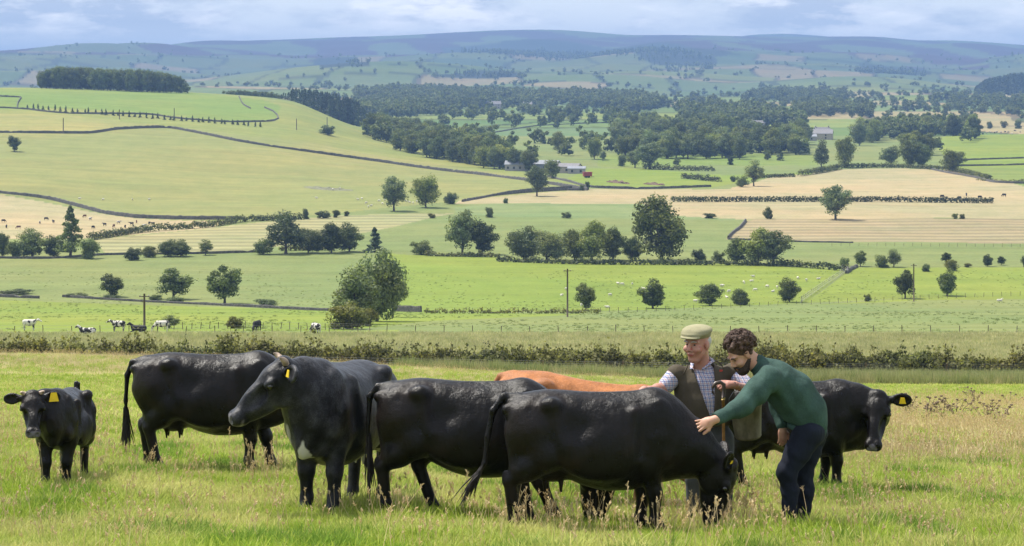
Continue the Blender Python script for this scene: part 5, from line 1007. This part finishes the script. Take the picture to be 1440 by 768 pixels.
house(693, 224, 12, 7, 5.5, 2.6, .15, 'pale farmhouse with slate roof half hidden by trees', M_stone, M_slate)
house(672, 226, 9, 6, 3.5, 2.0, .1, 'low outbuilding joined to the pale farmhouse', M_whitew, M_shed, 2, False, 'outbuilding')
house(728, 240, 13, 8, 3.4, 1.8, -.1, 'long white farm building behind the dark trees', M_whitew, M_shed, 4, False, 'farm_building')
house(768, 240, 14, 9, 3.6, 1.8, -.25, 'big grey roofed shed in the farm yard', M_shed, M_shed, 3, False, 'farm_shed')
house(800, 243, 12, 8, 3.2, 1.6, -.35, 'brown roofed shed at the right end of the farm', M_stone, M_slate, 3, False, 'farm_shed')
house(811, 244, 9, 5, 2.6, 1.0, -.1, 'small white shed in front of the farm', M_whitew, M_shed, 2, False, 'farm_shed')
house(690, 153, 26, 9, 6, 3.5, .1, 'far stone house in the parkland trees', M_stone, M_slate, 4); house(742, 152, 12, 7, 5, 2.5, -.2, 'small far house beside the parkland wood', M_stone, M_slate, 2)
house(1143, 196, 30, 14, 4.5, 3.0, -.2, 'right hand farm barn with a dark roof', M_stone, M_slate, 3, False, 'barn'); house(1127, 198, 22, 9, 3.2, 1.6, -.1, 'long low white shed at the right hand farm', M_whitew, M_shed, 3, False, 'farm_shed'); house(1156, 191, 12, 7, 4.5, 2.2, .2, 'pale house behind the right hand farm barn', M_whitew, M_slate, 2)
house(1066, 180, 12, 7, 4.5, 2.2, .1, 'small white cottage in front of the far wood', M_whitew, M_slate, 2)
for a in ((1355,107,.2),(903,101,.1),(1260,115,.1)): pass
def box_on_wheels(px, py, L_, W_, H_, name, label, cat, mat, base=.7):
    p = hit(px, py, dmin=900); e = empty(name, p, .2); tag(e, label, cat); m = MB(); m.box((0, 0, base+H_/2), (L_, W_, H_), taper=1.08); m.build('body', mat, e)
    m = MB(); m.box((L_/2+.7, 0, base*.8), (1.6, .15, .15)); m.build('drawbar', M_post, e)
    for x in (-.8, .6):
        for y in (-1, 1): m = MB(); m.tube([(x, y*(W_/2+.05)-.14, base*.7), (x, y*(W_/2+.05)+.14, base*.7)], [base*.72]*2, 14); m.build('wheel', M_tyre, e)
box_on_wheels(826, 250, 4.2, 2.2, 2.2, 'farm_trailer', 'dark red farm trailer standing alone in the green field', 'trailer', M_redp)
p = hit(790, 243, dmin=900); e = empty('tractor', p, 2.6); tag(e, 'bright red tractor parked among the farm sheds', 'tractor')
m = MB(); m.box((.9, 0, 1.3), (2.2, .9, .9)); m.build('bonnet', M_redp, e); m = MB(); m.box((-.6, 0, 1.9), (1.4, 1.5, 1.8), taper=.85); m.build('cab', M_win, e); m = MB(); m.box((-.6, 0, 2.86), (1.6, 1.6, .14)); m.build('cab_roof', M_redp, e)
for x, y, r_ in ((-.8, .95, .85), (-.8, -.95, .85), (1.5, .75, .5), (1.5, -.75, .5)): m = MB(); m.tube([(x, y-.2, r_), (x, y+.2, r_)], [r_, r_], 16); m.build('wheel', M_tyre, e)
def heap(pts, h, w_, name, label, mat, cat):
    P = resample([hit(*q) for q in pts], 1.5); r = np.random.default_rng(4); n = len(P); V_ = []; 
    for i, q in enumerate(P):
        z = gz(*q); k_ = math.sin(math.pi*min(1, max(0, (i+.5)/n)))**.4
        for j in range(9): u = j/8*2-1; V_.append((q[0]+r.normal(0, .2), q[1]+u*w_/2*k_, z-.2+h*k_*(1-abs(u)**1.6)*(.55+.45*math.sin(i*.9)**2+r.normal(0, .15))))
    o3 = np.array(V_[0]); o = link(name, mesh_from(name, np.array(V_)-o3, [(i*9+j, (i+1)*9+j, (i+1)*9+j+1, i*9+j+1) for i in range(n-1) for j in range(8)], mat, False), None, o3); tag(o, label, cat)
heap([(853,256),(885,259)], 1.8, 6, 'soil_heap', 'larger brown heap of soil in the field right of the farm', M_soil, 'heap'); heap([(905,259),(935,261)], 1.6, 5, 'soil_heap', 'smaller brown heap of soil nearer the tan field', M_soil, 'heap')
heap([(428,263),(462,266),(496,268)], 1.2, 14, 'rock_outcrop', 'grassy rock outcrop on the left hill above the tall trees', simple('mossy_rock', (.17, .17, .10), .95, .5, .8, bump=.8, bdist=.3), 'rocks')
# ------------------------------------------------------------------ distant animals
def small_beast(kind_, pose):
    s = SDF((-1.3, -.5, -.1), (1.5, .5, 1.6), .035) if kind_ == 'cow' else SDF((-.75, -.35, -.05), (.95, .35, 1.0), .022)
    q = 1 if kind_ == 'cow' else .55; fat = 1.0 if kind_ == 'cow' else 1.25
    if pose == 'lie':
        s.cone((-.7*q, 0, .45*q), .34*q, (.5*q, 0, .48*q), .33*q, .1); s.cone((.5*q, 0, .6*q), .2*q, (.95*q, .05, 1.0*q), .13*q, .1); s.cone((.95*q, .05, 1.0*q), .13*q, (1.25*q, .05, .86*q), .08*q, .05)
        for y in (1, -1): s.cone((.45*q, .25*q*y, .2*q), .1*q, (.8*q, .28*q*y, .06*q), .06*q, .05); s.cone((-.6*q, .3*q*y, .25*q), .16*q, (-.2*q, .4*q*y, .07*q), .07*q, .05)
    else:
        s.cone((-.62*q, 0, 1.0*q), .27*q*fat, (.48*q, 0, 1.0*q), .27*q*fat, .05, flat=((0, 0, 1), 1.2)); s.ell((-.05*q, 0, .88*q), (.5*q, .32*q*fat, .34*q), .1)
        hd = [(.55*q, 0, 1.1*q), (1.0*q, 0, 1.3*q), (1.38*q, 0, 1.08*q)] if pose == 'stand' else [(.55*q, 0, 1.0*q), (1.02*q, .03, .55*q), (1.12*q, .05, .14*q)]
        s.cone(hd[0], .2*q, hd[1], .13*q, .1); s.cone(hd[1], .13*q, hd[2], .075*q, .05)
        for y in (1, -1):
            s.cone(np.array(hd[1])+(0, .08*q*y, .04*q), .04*q, np.array(hd[1])+(-.03*q, .26*q*y, .0), .03*q, .02)
            s.cone((.42*q, .15*q*y, .7*q), .1*q, (.45*q, .14*q*y, .04*q), .05*q, .05); s.cone((-.6*q, .15*q*y, .8*q), .15*q, (-.68*q, .14*q*y, .45*q), .07*q, .05); s.cone((-.68*q, .14*q*y, .45*q), .065*q, (-.62*q, .14*q*y, .04*q), .05*q, .03)
        s.cone((-.85*q, 0, 1.2*q), .035*q, (-.92*q, 0, .6*q), .03*q, .02)
    return s.mesh(kind_, None, 1)
def piebald(name, thr):
    def b(t, bs):
        co = t.n('ShaderNodeTexCoord').outputs['Object']; rn = t.n('ShaderNodeObjectInfo').outputs['Random']; f_ = t.ramp(t.noise(t.vmath('ADD', co, t.vmath('MULTIPLY', (9, 7, 5), rn) if False else co), 1.25, 2, .4), thr-.01, thr+.01)
        t.put(bs.inputs['Base Color'], t.mix(f_, (.012, .011, .011), (.62, .58, .52))); bs.inputs['Roughness'].default_value = .7
    return material(name, b)
M_pieb = piebald('black_and_white_coat', .50); M_piew = piebald('white_and_black_coat', .43); M_dark = simple('dark_coat', (.014, .012, .012), .7, .3, 5); M_brn = simple('brown_coat', (.12, .05, .025), .7, .3, 5); M_fleece = simple('fleece', (.62, .58, .50), .95, .15, 12)
BE = {(k, p): small_beast(k, p) for k in ('cow', 'sheep') for p in ('stand', 'graze', 'lie')}
BM = {}
def beast(k, pose, mat, px, py, label, rz, group=None, sc=1.0, name=None):
    key = (k, pose, mat.name)
    if key not in BM: me = BE[(k, pose)].copy(); me.materials.clear(); me.materials.append(mat); BM[key] = me
    o = link(name or k, BM[key], None, hit(px, py)); o.rotation_euler = (0, 0, rz); o.scale = (sc,)*3; tag(o, label, k, group)
for pose, mat, px, py, rz, lb in (('stand', M_piew, 42, 465, 0, 'mostly white dairy cow standing at the far left of the meadow'), ('lie', M_pieb, 122, 471, 3.3, 'black and white dairy cow lying down in the meadow'), ('stand', M_pieb, 166, 467, 3.0, 'black and white dairy cow between the lying cow and the pole'),
    ('lie', M_dark, 194, 467, 3.1, 'black cow lying against the foot of the telegraph pole'), ('graze', M_piew, 227, 467, 3.3, 'white and black dairy cow grazing just right of the pole'), ('graze', M_dark, 361, 467, 4.4, 'black cow seen end-on, alone in the meadow'), ('graze', M_pieb, 444, 471, 2.2, 'black and white cow at the edge of the near tree clump')): beast('cow', pose, mat, px, py, lb, rz, 'dairy cows in the bright meadow', 1.05)
for i, (px, py) in enumerate([(5,313),(9,321),(26,322),(56,315),(65,310),(75,314),(119,306),(127,310),(131,322),(147,318),(160,320),(167,315),(176,321),(185,317),(192,314),(203,320),(210,316),(215,317)]): beast('cow', ('graze', 'stand')[i % 2], (M_dark, M_dark, M_brn, M_pieb)[i % 4], px, py, 'tiny '+('black', 'black', 'brown', 'black and white')[i % 4]+' cow in the tan field of the left hill', i*1.7, ('black', 'black', 'brown', 'pied')[i % 4]+' cattle in the tan field', .85)
for i, (px, py) in enumerate([(1325,279),(1349,281),(1359,276),(1378,280),(1412,277)]): beast('cow', 'graze', M_dark, px, py, 'tiny dark cow on the tan field behind the clipped hedge', i*2.1+.3, 'cattle on the big tan field', 1.1)
for i in range(26): beast('cow', ('graze', 'stand')[i % 2], (M_dark, M_pieb, M_piew)[i % 3], 1304+i*5.2+random.uniform(-2, 2), 187+random.uniform(-2, 3), 'tiny '+('dark', 'piebald', 'whitish')[i % 3]+' cow in the herd below the big dark wood', i*1.3, 'far right herd: '+'abc'[i % 3], 1.1)
for i, (px, py) in enumerate([(875,402),(869,401),(889,400),(858,417),(854,435),(790,416),(796,409),(1059,391),(1057,396),(1122,393),(1134,396),(1151,393),(1079,405),(1093,406),(1087,411),(1062,410),(1016,404),(1006,404),(1025,412),(978,426),(1022,419),(818,431),(1015,404),(905,407),(1046,399)]): beast('sheep', ('graze', 'stand', 'lie')[i % 3], M_fleece, px, py, 'white sheep in the bright field beyond the men', i*2.3, 'sheep in the bright field', .95)
beast('sheep', 'lie', M_fleece, 1406, 424, 'white sheep alone in the right hand field', 0, None, 1.2)
for i, (px, py) in enumerate([(503,282),(509,281),(518,292),(522,291),(533,284),(538,288),(541,283),(571,285),(576,286),(581,287),(586,285),(112,281),(145,282),(186,282),(210,282),(445,280),(468,268),(478,266),(515,287),(547,280)]): beast('sheep', ('graze', 'stand')[i % 2], M_fleece, px, py, 'tiny white sheep on the lower slope of the left hill', i*2.3, 'sheep on the left hill', 1.15)
print('valley', _time.time()-_t0)
# ------------------------------------------------------------------ grass of the near field
def blades(seed, n, R, h0, h1, w0=.006, lean=.35, seg=3, bend=.5):
    r = np.random.default_rng(seed); V_ = []; Q_ = []; c = 0
    for i in range(n):
        rr = R*math.sqrt(r.random()); an = r.uniform(0, 6.28); b = np.array((rr*math.cos(an), rr*math.sin(an), -.02)); h = r.uniform(h0, h1)*(1-.25*rr/R); d = np.array((math.cos(an), math.sin(an), 0))*r.uniform(0, lean)+np.append(r.normal(0, lean*.5, 2), 0); sd = r.normal(0, 1, 3); sd[2] = 0; sd /= np.linalg.norm(sd); w_ = w0*r.uniform(.7, 1.4)
        for j in range(seg+1):
            t_ = j/seg; p = b+np.array((0, 0, 1))*h*t_*(1-bend*.25*t_*t_)+d*h*(t_**(1+bend)); k = (1-t_*.92); V_ += [p-sd*w_*k, p+sd*w_*k]
            if j: Q_.append((c+2*j-2, c+2*j-1, c+2*j+1, c+2*j))
        c += 2*(seg+1)
    return np.array(V_), np.array(Q_)
def stalk(seed, n, h0, h1, R=.12):
    """seeding stems: a thin stalk with a loose head"""
    r = np.random.default_rng(seed); m = MB()
    for i in range(n):
        a = r.uniform(0, 6.28); b = Vector((r.normal(0, R), r.normal(0, R), -.02)); h = r.uniform(h0, h1); ln = r.uniform(.05, .4); top = b+Vector((math.cos(a)*ln*h, math.sin(a)*ln*h, h)); mid = (b+top)/2+Vector((0, 0, h*.06)); m.tube([b, mid, top], [.0022, .002, .0015], 3, cap=False)
        dr_ = (top-mid).normalized()
        for j in range(int(r.integers(7, 13))):
            p = top-dr_*(.15*h*j/10); o_ = Vector(r.normal(0, 1, 3)); o_ = (o_-dr_*o_.dot(dr_)).normalized(); e_ = p+o_*r.uniform(.006, .022)+dr_*.02; m.tube([p, (p+e_)/2, e_], [.0012, .0042, .001], 3, cap=False)
    return m
def gmat2(name, a, b_, dry, rough=.6, trans=.45, dryscale=1.0):
    def f_(t, bs):
        g = t.n('ShaderNodeNewGeometry'); rnd = t.n('ShaderNodeObjectInfo').outputs['Random']; P = g.outputs['Position']
        c = t.mix(g.outputs['Random Per Island'], a, b_); pt = t.noise(P, .45, 4, .6)
        c = t.mix(t.math('MULTIPLY', t.ramp(pt, .42, .66), .5*dryscale), c, dry); c = t.mix(t.math('MULTIPLY', t.math('GREATER_THAN', rnd, .88), .5*dryscale), c, dry); c = t.scale(c, t.ramp(t.noise(P, .13, 3), .3, .7, .86, 1.16))
        t.put(bs.inputs['Base Color'], c); bs.inputs['Roughness'].default_value = rough; bs.inputs['Specular IOR Level'].default_value = .08
        tr = t.n('ShaderNodeBsdfTranslucent'); t.put(tr.inputs[0], c); ms = t.n('ShaderNodeMixShader'); ms.inputs[0].default_value = trans; t.L(bs.outputs[0], ms.inputs[1]); t.L(tr.outputs[0], ms.inputs[2]); t.L(ms.outputs[0], t.t.nodes['Material Output'].inputs[0])
    return material(name, f_)
M_grass = gmat2('pasture_grass', (.19, .315, .027), (.41, .48, .07), (.72, .62, .29)); M_dry = gmat2('dry_stems', (.66, .50, .28), (.86, .72, .46), (.7, .58, .36), trans=.35); M_rush = gmat2('rushes', (.20, .26, .08), (.36, .38, .14), (.5, .42, .22), trans=.3); M_tus = gmat2('tussock', (.14, .25, .03), (.22, .33, .05), (.4, .4, .14), dryscale=.4)
M_rough = gmat2('rough_grass', (.34, .37, .14), (.58, .52, .29), (.24, .28, .10), trans=.4)
def scatter(name, pts, scl, meshes, mat, label=None, tilt=.12, parent=None):
    pts = np.asarray(pts, np.float32); n = len(pts); me = bpy.data.meshes.new(name); me.vertices.add(n); me.vertices.foreach_set('co', pts.ravel()); r = np.random.default_rng(n)
    a = me.attributes.new('scl', 'FLOAT_VECTOR', 'POINT'); s_ = np.asarray(scl, np.float32); s_ = np.stack([s_]*3, 1) if s_.ndim == 1 else s_; a.data.foreach_set('vector', s_.ravel())
    a = me.attributes.new('rot', 'FLOAT_VECTOR', 'POINT'); a.data.foreach_set('vector', np.stack([r.normal(0, tilt, n), r.normal(0, tilt, n), r.uniform(0, 6.28, n)], 1).astype(np.float32).ravel())
    a = me.attributes.new('pick', 'INT', 'POINT'); a.data.foreach_set('value', r.integers(0, len(meshes), n).astype(np.int32))
    o = link(name, me, parent); tag(o, label, kind='stuff'); c = bpy.data.collections.new(name+'_pieces')
    for i, m_ in enumerate(meshes):
        m_ = m_.copy(); m_.materials.clear(); m_.materials.append(mat); c.objects.link(bpy.data.objects.new('%s_piece_%02d' % (name, i), m_))
    g = bpy.data.node_groups.new(name, 'GeometryNodeTree'); g.interface.new_socket('Geometry', in_out='INPUT', socket_type='NodeSocketGeometry'); g.interface.new_socket('Geometry', in_out='OUTPUT', socket_type='NodeSocketGeometry')
    N = g.nodes.new; L_ = g.links.new; gi = N('NodeGroupInput'); go_ = N('NodeGroupOutput'); ip = N('GeometryNodeInstanceOnPoints'); ci = N('GeometryNodeCollectionInfo'); ci.inputs[0].default_value = c; ci.inputs['Separate Children'].default_value = True; ci.inputs['Reset Children'].default_value = True
    def at(nm, ty): k = N('GeometryNodeInputNamedAttribute'); k.data_type = ty; k.inputs[0].default_value = nm; return k.outputs[0]
    L_(gi.outputs[0], ip.inputs['Points']); L_(ci.outputs[0], ip.inputs['Instance']); ip.inputs['Pick Instance'].default_value = True; L_(at('pick', 'INT'), ip.inputs['Instance Index']); e2 = N('FunctionNodeEulerToRotation'); L_(at('rot', 'FLOAT_VECTOR'), e2.inputs[0]); L_(e2.outputs[0], ip.inputs['Rotation']); L_(at('scl', 'FLOAT_VECTOR'), ip.inputs['Scale']); L_(ip.outputs[0], go_.inputs[0])
    md = o.modifiers.new('scatter', 'NODES'); md.node_group = g; return o
r6 = np.random.default_rng(33)
def field_pts(n, d0, d1, e0=-60, e1=1500, p=1.0):
    u = r6.random(n); d = (d0**p+(d1**p-d0**p)*u)**(1/p); px = r6.uniform(e0, e1, n); x = (px-CX)/F*d; return np.stack([x, d, -drop(x, d)], 1)
def bm(v, q): return mesh_from('tuft', v, q, None, False)
TU = [bm(*blades(i, 54, .17, .04, .125, .006, .8)) for i in range(6)]; TL = [bm(*blades(20+i, 64, .18, .08, .2, .007, .6)) for i in range(4)]; TF = [bm(*blades(40+i, 34, .3, .04, .12, .012, .9, 2)) for i in range(5)]
n1 = field_pts(46000, 13.5, 34, p=1.3); scatter('grass', n1, r6.uniform(.6, 1.35, len(n1))*(.75+.5*np.clip(wob(n1[:, 0], n1[:, 1], 2.2, 5)+.5, 0, 1.2)), TU, M_grass, 'pale green pasture grass of the near field')
n2 = field_pts(34000, 32, 118, p=1.2); scatter('grass', n2, r6.uniform(.7, 1.5, len(n2)), TF, M_grass, 'pasture grass on the slope behind the cattle')
cl_ = wob(n1[:, 0], n1[:, 1], 3.1, 13)*wob(n1[:, 0], n1[:, 1], 1.3, 17); n3 = n1[(cl_ > .33)][:2600]; scatter('tussock_grass', n3, r6.uniform(.6, 1.25, len(n3)), TL, M_tus, 'lush darker green tussocks in the pasture')
ST = [stalk(60+i, 3, .2, .50).mesh('stem', None, False) for i in range(7)]
n4 = field_pts(1700, 14, 40); spots = [(716, 744, 40, 70), (745, 746, 25, 30), (800, 744, 30, 30), (860, 742, 30, 25), (925, 750, 35, 40), (1000, 742, 60, 150), (1040, 736, 40, 60), (68, 684, 20, 26), (112, 674, 18, 16), (465, 718, 30, 24), (430, 716, 20, 14), (370, 668, 30, 26), (540, 730, 25, 22), (612, 730, 15, 10), (1110, 738, 40, 36), (1175, 690, 20, 14), (235, 672, 30, 10), (1300, 600, 120, 60), (1230, 740, 120, 30)]
L4 = [n4]
for px, py, sx, n in spots:
    n = max(3, n//3)
    q = hit(px, py, dmin=12); x = q.x+r6.normal(0, sx/F*q.y*.6, n); y = q.y+r6.normal(-.25, .35, n); L4.append(np.stack([x, y, -drop(x, y)], 1))
n4 = np.concatenate(L4); scatter('seeding_grass', n4, r6.uniform(.55, 1.0, len(n4)), ST, M_dry, 'tan seed heads standing in the pasture', .16)
# band of dry grass along the far edge of the near field, and on the right
SD = [stalk(80+i, 8, .25, .5, .3).mesh('stem', None, False) for i in range(5)]; DR = [bm(*blades(100+i, 30, .3, .18, .38, .012, .35, 2)) for i in range(4)]
n5 = field_pts(5200, 80, 122, -60, 1000); n5 = n5[r6.random(len(n5)) < np.clip(1.25-(n5[:, 0]/n5[:, 1]*F+CX)/1000, .2, 1)]; k5 = 500+(n5[:, 0]/n5[:, 1]*F+CX)*.022
scatter('dry_grass', n5, r6.uniform(.5, .95, len(n5)), DR+SD, M_dry, 'dry tan grass along the crest of the near field'); n6 = field_pts(2900, 30, 72, 1000, 1500); n6 = n6[wob(n6[:, 0], n6[:, 1], 9., 3) > -.25]; scatter('dry_grass', n6, r6.uniform(.6, 1.1, len(n6)), DR[:2]+SD, M_dry, 'dry tan patch in the right of the near field')
n7 = field_pts(3000, 26, 78, -60, 1500); n7 = n7[wob(n7[:, 0], n7[:, 1], 12., 6) > .1]; scatter('seeding_grass', n7, r6.uniform(.5, .9, len(n7)), SD, M_dry, 'thin scatter of dry seed heads behind the cattle')
RU = [bm(*blades(120+i, 60, .5, .35, 1.1, .02, .22, 2, .2)) for i in range(4)]; n8 = field_pts(5200, 117, 131, 560, 1500); n8 = n8[(n8[:, 0]/n8[:, 1]*F+CX > 980) | (r6.random(len(n8)) < .35)]; scatter('rushes', n8, r6.uniform(.6, 1.1, len(n8)), RU, M_rush, 'strip of rushes in front of the wire fence')
M_vtuft = gmat2('valley_tufts', (.15, .21, .05), (.23, .28, .09), (.30, .30, .14)); RG = [bm(*blades(140+i, 40, .6, .25, .6, .03, .35, 2)) for i in range(4)]; n9 = field_pts(16000, 146, 236);  scatter('rough_grass', n9, r6.uniform(.6, 1.3, len(n9)), RG, M_rough, 'rough tawny grass between the hedge and the far fence')
n10 = field_pts(3000, 118, 136, -60, 1500); scatter('rough_grass', n10, r6.uniform(.5, .9, len(n10)), RG, M_rough, 'rough grass at the foot of the near hedge')
n11 = field_pts(9000, 238, 520, p=1.0); n11 = n11[wob(n11[:, 0], n11[:, 1], 40., 6)+r6.normal(0, .4, len(n11)) > .1]; scatter('rough_grass', n11, r6.uniform(.25, .6, len(n11)), RG, M_vtuft, 'darker tufts dotted over the valley pastures')
# the near hedge: bushes joined in one uneven line, foliage and stems
def near_hedge():
    r = np.random.default_rng(9); e = empty('hedge', on(720, 137)); o = np.array(e.location); tag(e, 'long uneven hedge of hawthorn bushes beyond the wire fence', 'hedge'); P = []; N = []; m = MB(); px = -60
    while px < 1500:
        d = 137+r.normal(0, .6); x = (px-CX)/F*d; z = gz(x, d); base_h = np.interp(px, [-60, 300, 600, 900, 1060, 1440], [2.05, 1.95, 1.85, 1.9, 1.85, 1.85]); h = base_h*r.uniform(.72, 1.16)
        if r.random() < .10: h *= 1.3
        w_ = r.uniform(.7, 1.5)
        if px > 1060 and r.random() < .25: w_ *= .5; h *= .6
        for k in range(r.integers(6, 10)): c = np.array((x+r.normal(0, w_*.45), d+r.normal(0, .4), z+h*r.uniform(-.02, .74))); cr = np.array((w_*.5, .6, h*.27)); n = 200; v = r.normal(0, 1, (n, 3)); v /= np.linalg.norm(v, axis=1, keepdims=True); P.append(c+v*cr*(r.uniform(.2, 1.1, n)**.5)[:, None]); N.append(v+r.normal(0, .6, (n, 3)))
        for k in range(r.integers(3, 7)):
            b = Vector((x+r.normal(0, .3), d+r.normal(0, .3), z)); t_ = b+Vector((r.normal(0, .35), r.normal(0, .2), h*r.uniform(.9, 1.25))); m.tube([b-Vector(o), (b+t_)/2-Vector(o), t_-Vector(o)], [.025, .015, .005], 4, cap=False); u = r.random((16, 1)); P.append(np.array(b)+(np.array(t_)-np.array(b))*(.45+.55*u)+r.normal(0, .09, (16, 3))); N.append(r.normal(0, 1, (16, 3)))
        px += w_/141*F*r.uniform(.3, .52)
    P = np.concatenate(P)-o; N = np.concatenate(N); v, q = leaves_at(P, N, .175, r); link('foliage', mesh_from('foliage', v, q, M_hnear, False), e); m.build('stem', M_bark, e, True)
    s_ = e.children[-1]; s_['kind'] = 'stuff'
M_hnear = leafmat('hawthorn_leaves', (.095, .115, .045), (.17, .18, .08), var=.4, trans=.45); near_hedge()
# thistles in the right of the field
TH = [bm(*blades(160+i, 26, .22, .3, .6, .02, .6, 2)) for i in range(2)]
for i, (px, py) in enumerate([(1277,586),(1302,590),(1345,588),(1370,569),(1385,592),(1420,575),(1403,603),(1327,594)]):
    q = hit(px, py, dmin=12); m = MB(); r_ = random.Random(i)
    for k in range(9):
        a = r_.uniform(0, 6.28); l_ = r_.uniform(.15, .5); tp = Vector((math.cos(a)*l_*.7, math.sin(a)*l_*.7, r_.uniform(.3, .62))); m.tube([(0, 0, -.02), tp*.5+Vector((0, 0, .05)), tp], [.008, .006, .004], 4, cap=False); m.sphere(tp, .028, 6)
        for j in range(3): b = tp*r_.uniform(.3, .95); m.tube([b, b+Vector((r_.gauss(0, .08), r_.gauss(0, .08), .05))], [.012, .002], 4, cap=False)
    o = m.build('thistle', M_this if i else (M_this := simple('dry_thistle', (.16, .115, .075), .9, .4, 20)), None, False, q); o.scale = (1.5, 1.5, .9); tag(o, 'brown dried thistle clump in the right of the near field', 'thistle', 'thistles at the right')
print('grass', _time.time()-_t0)
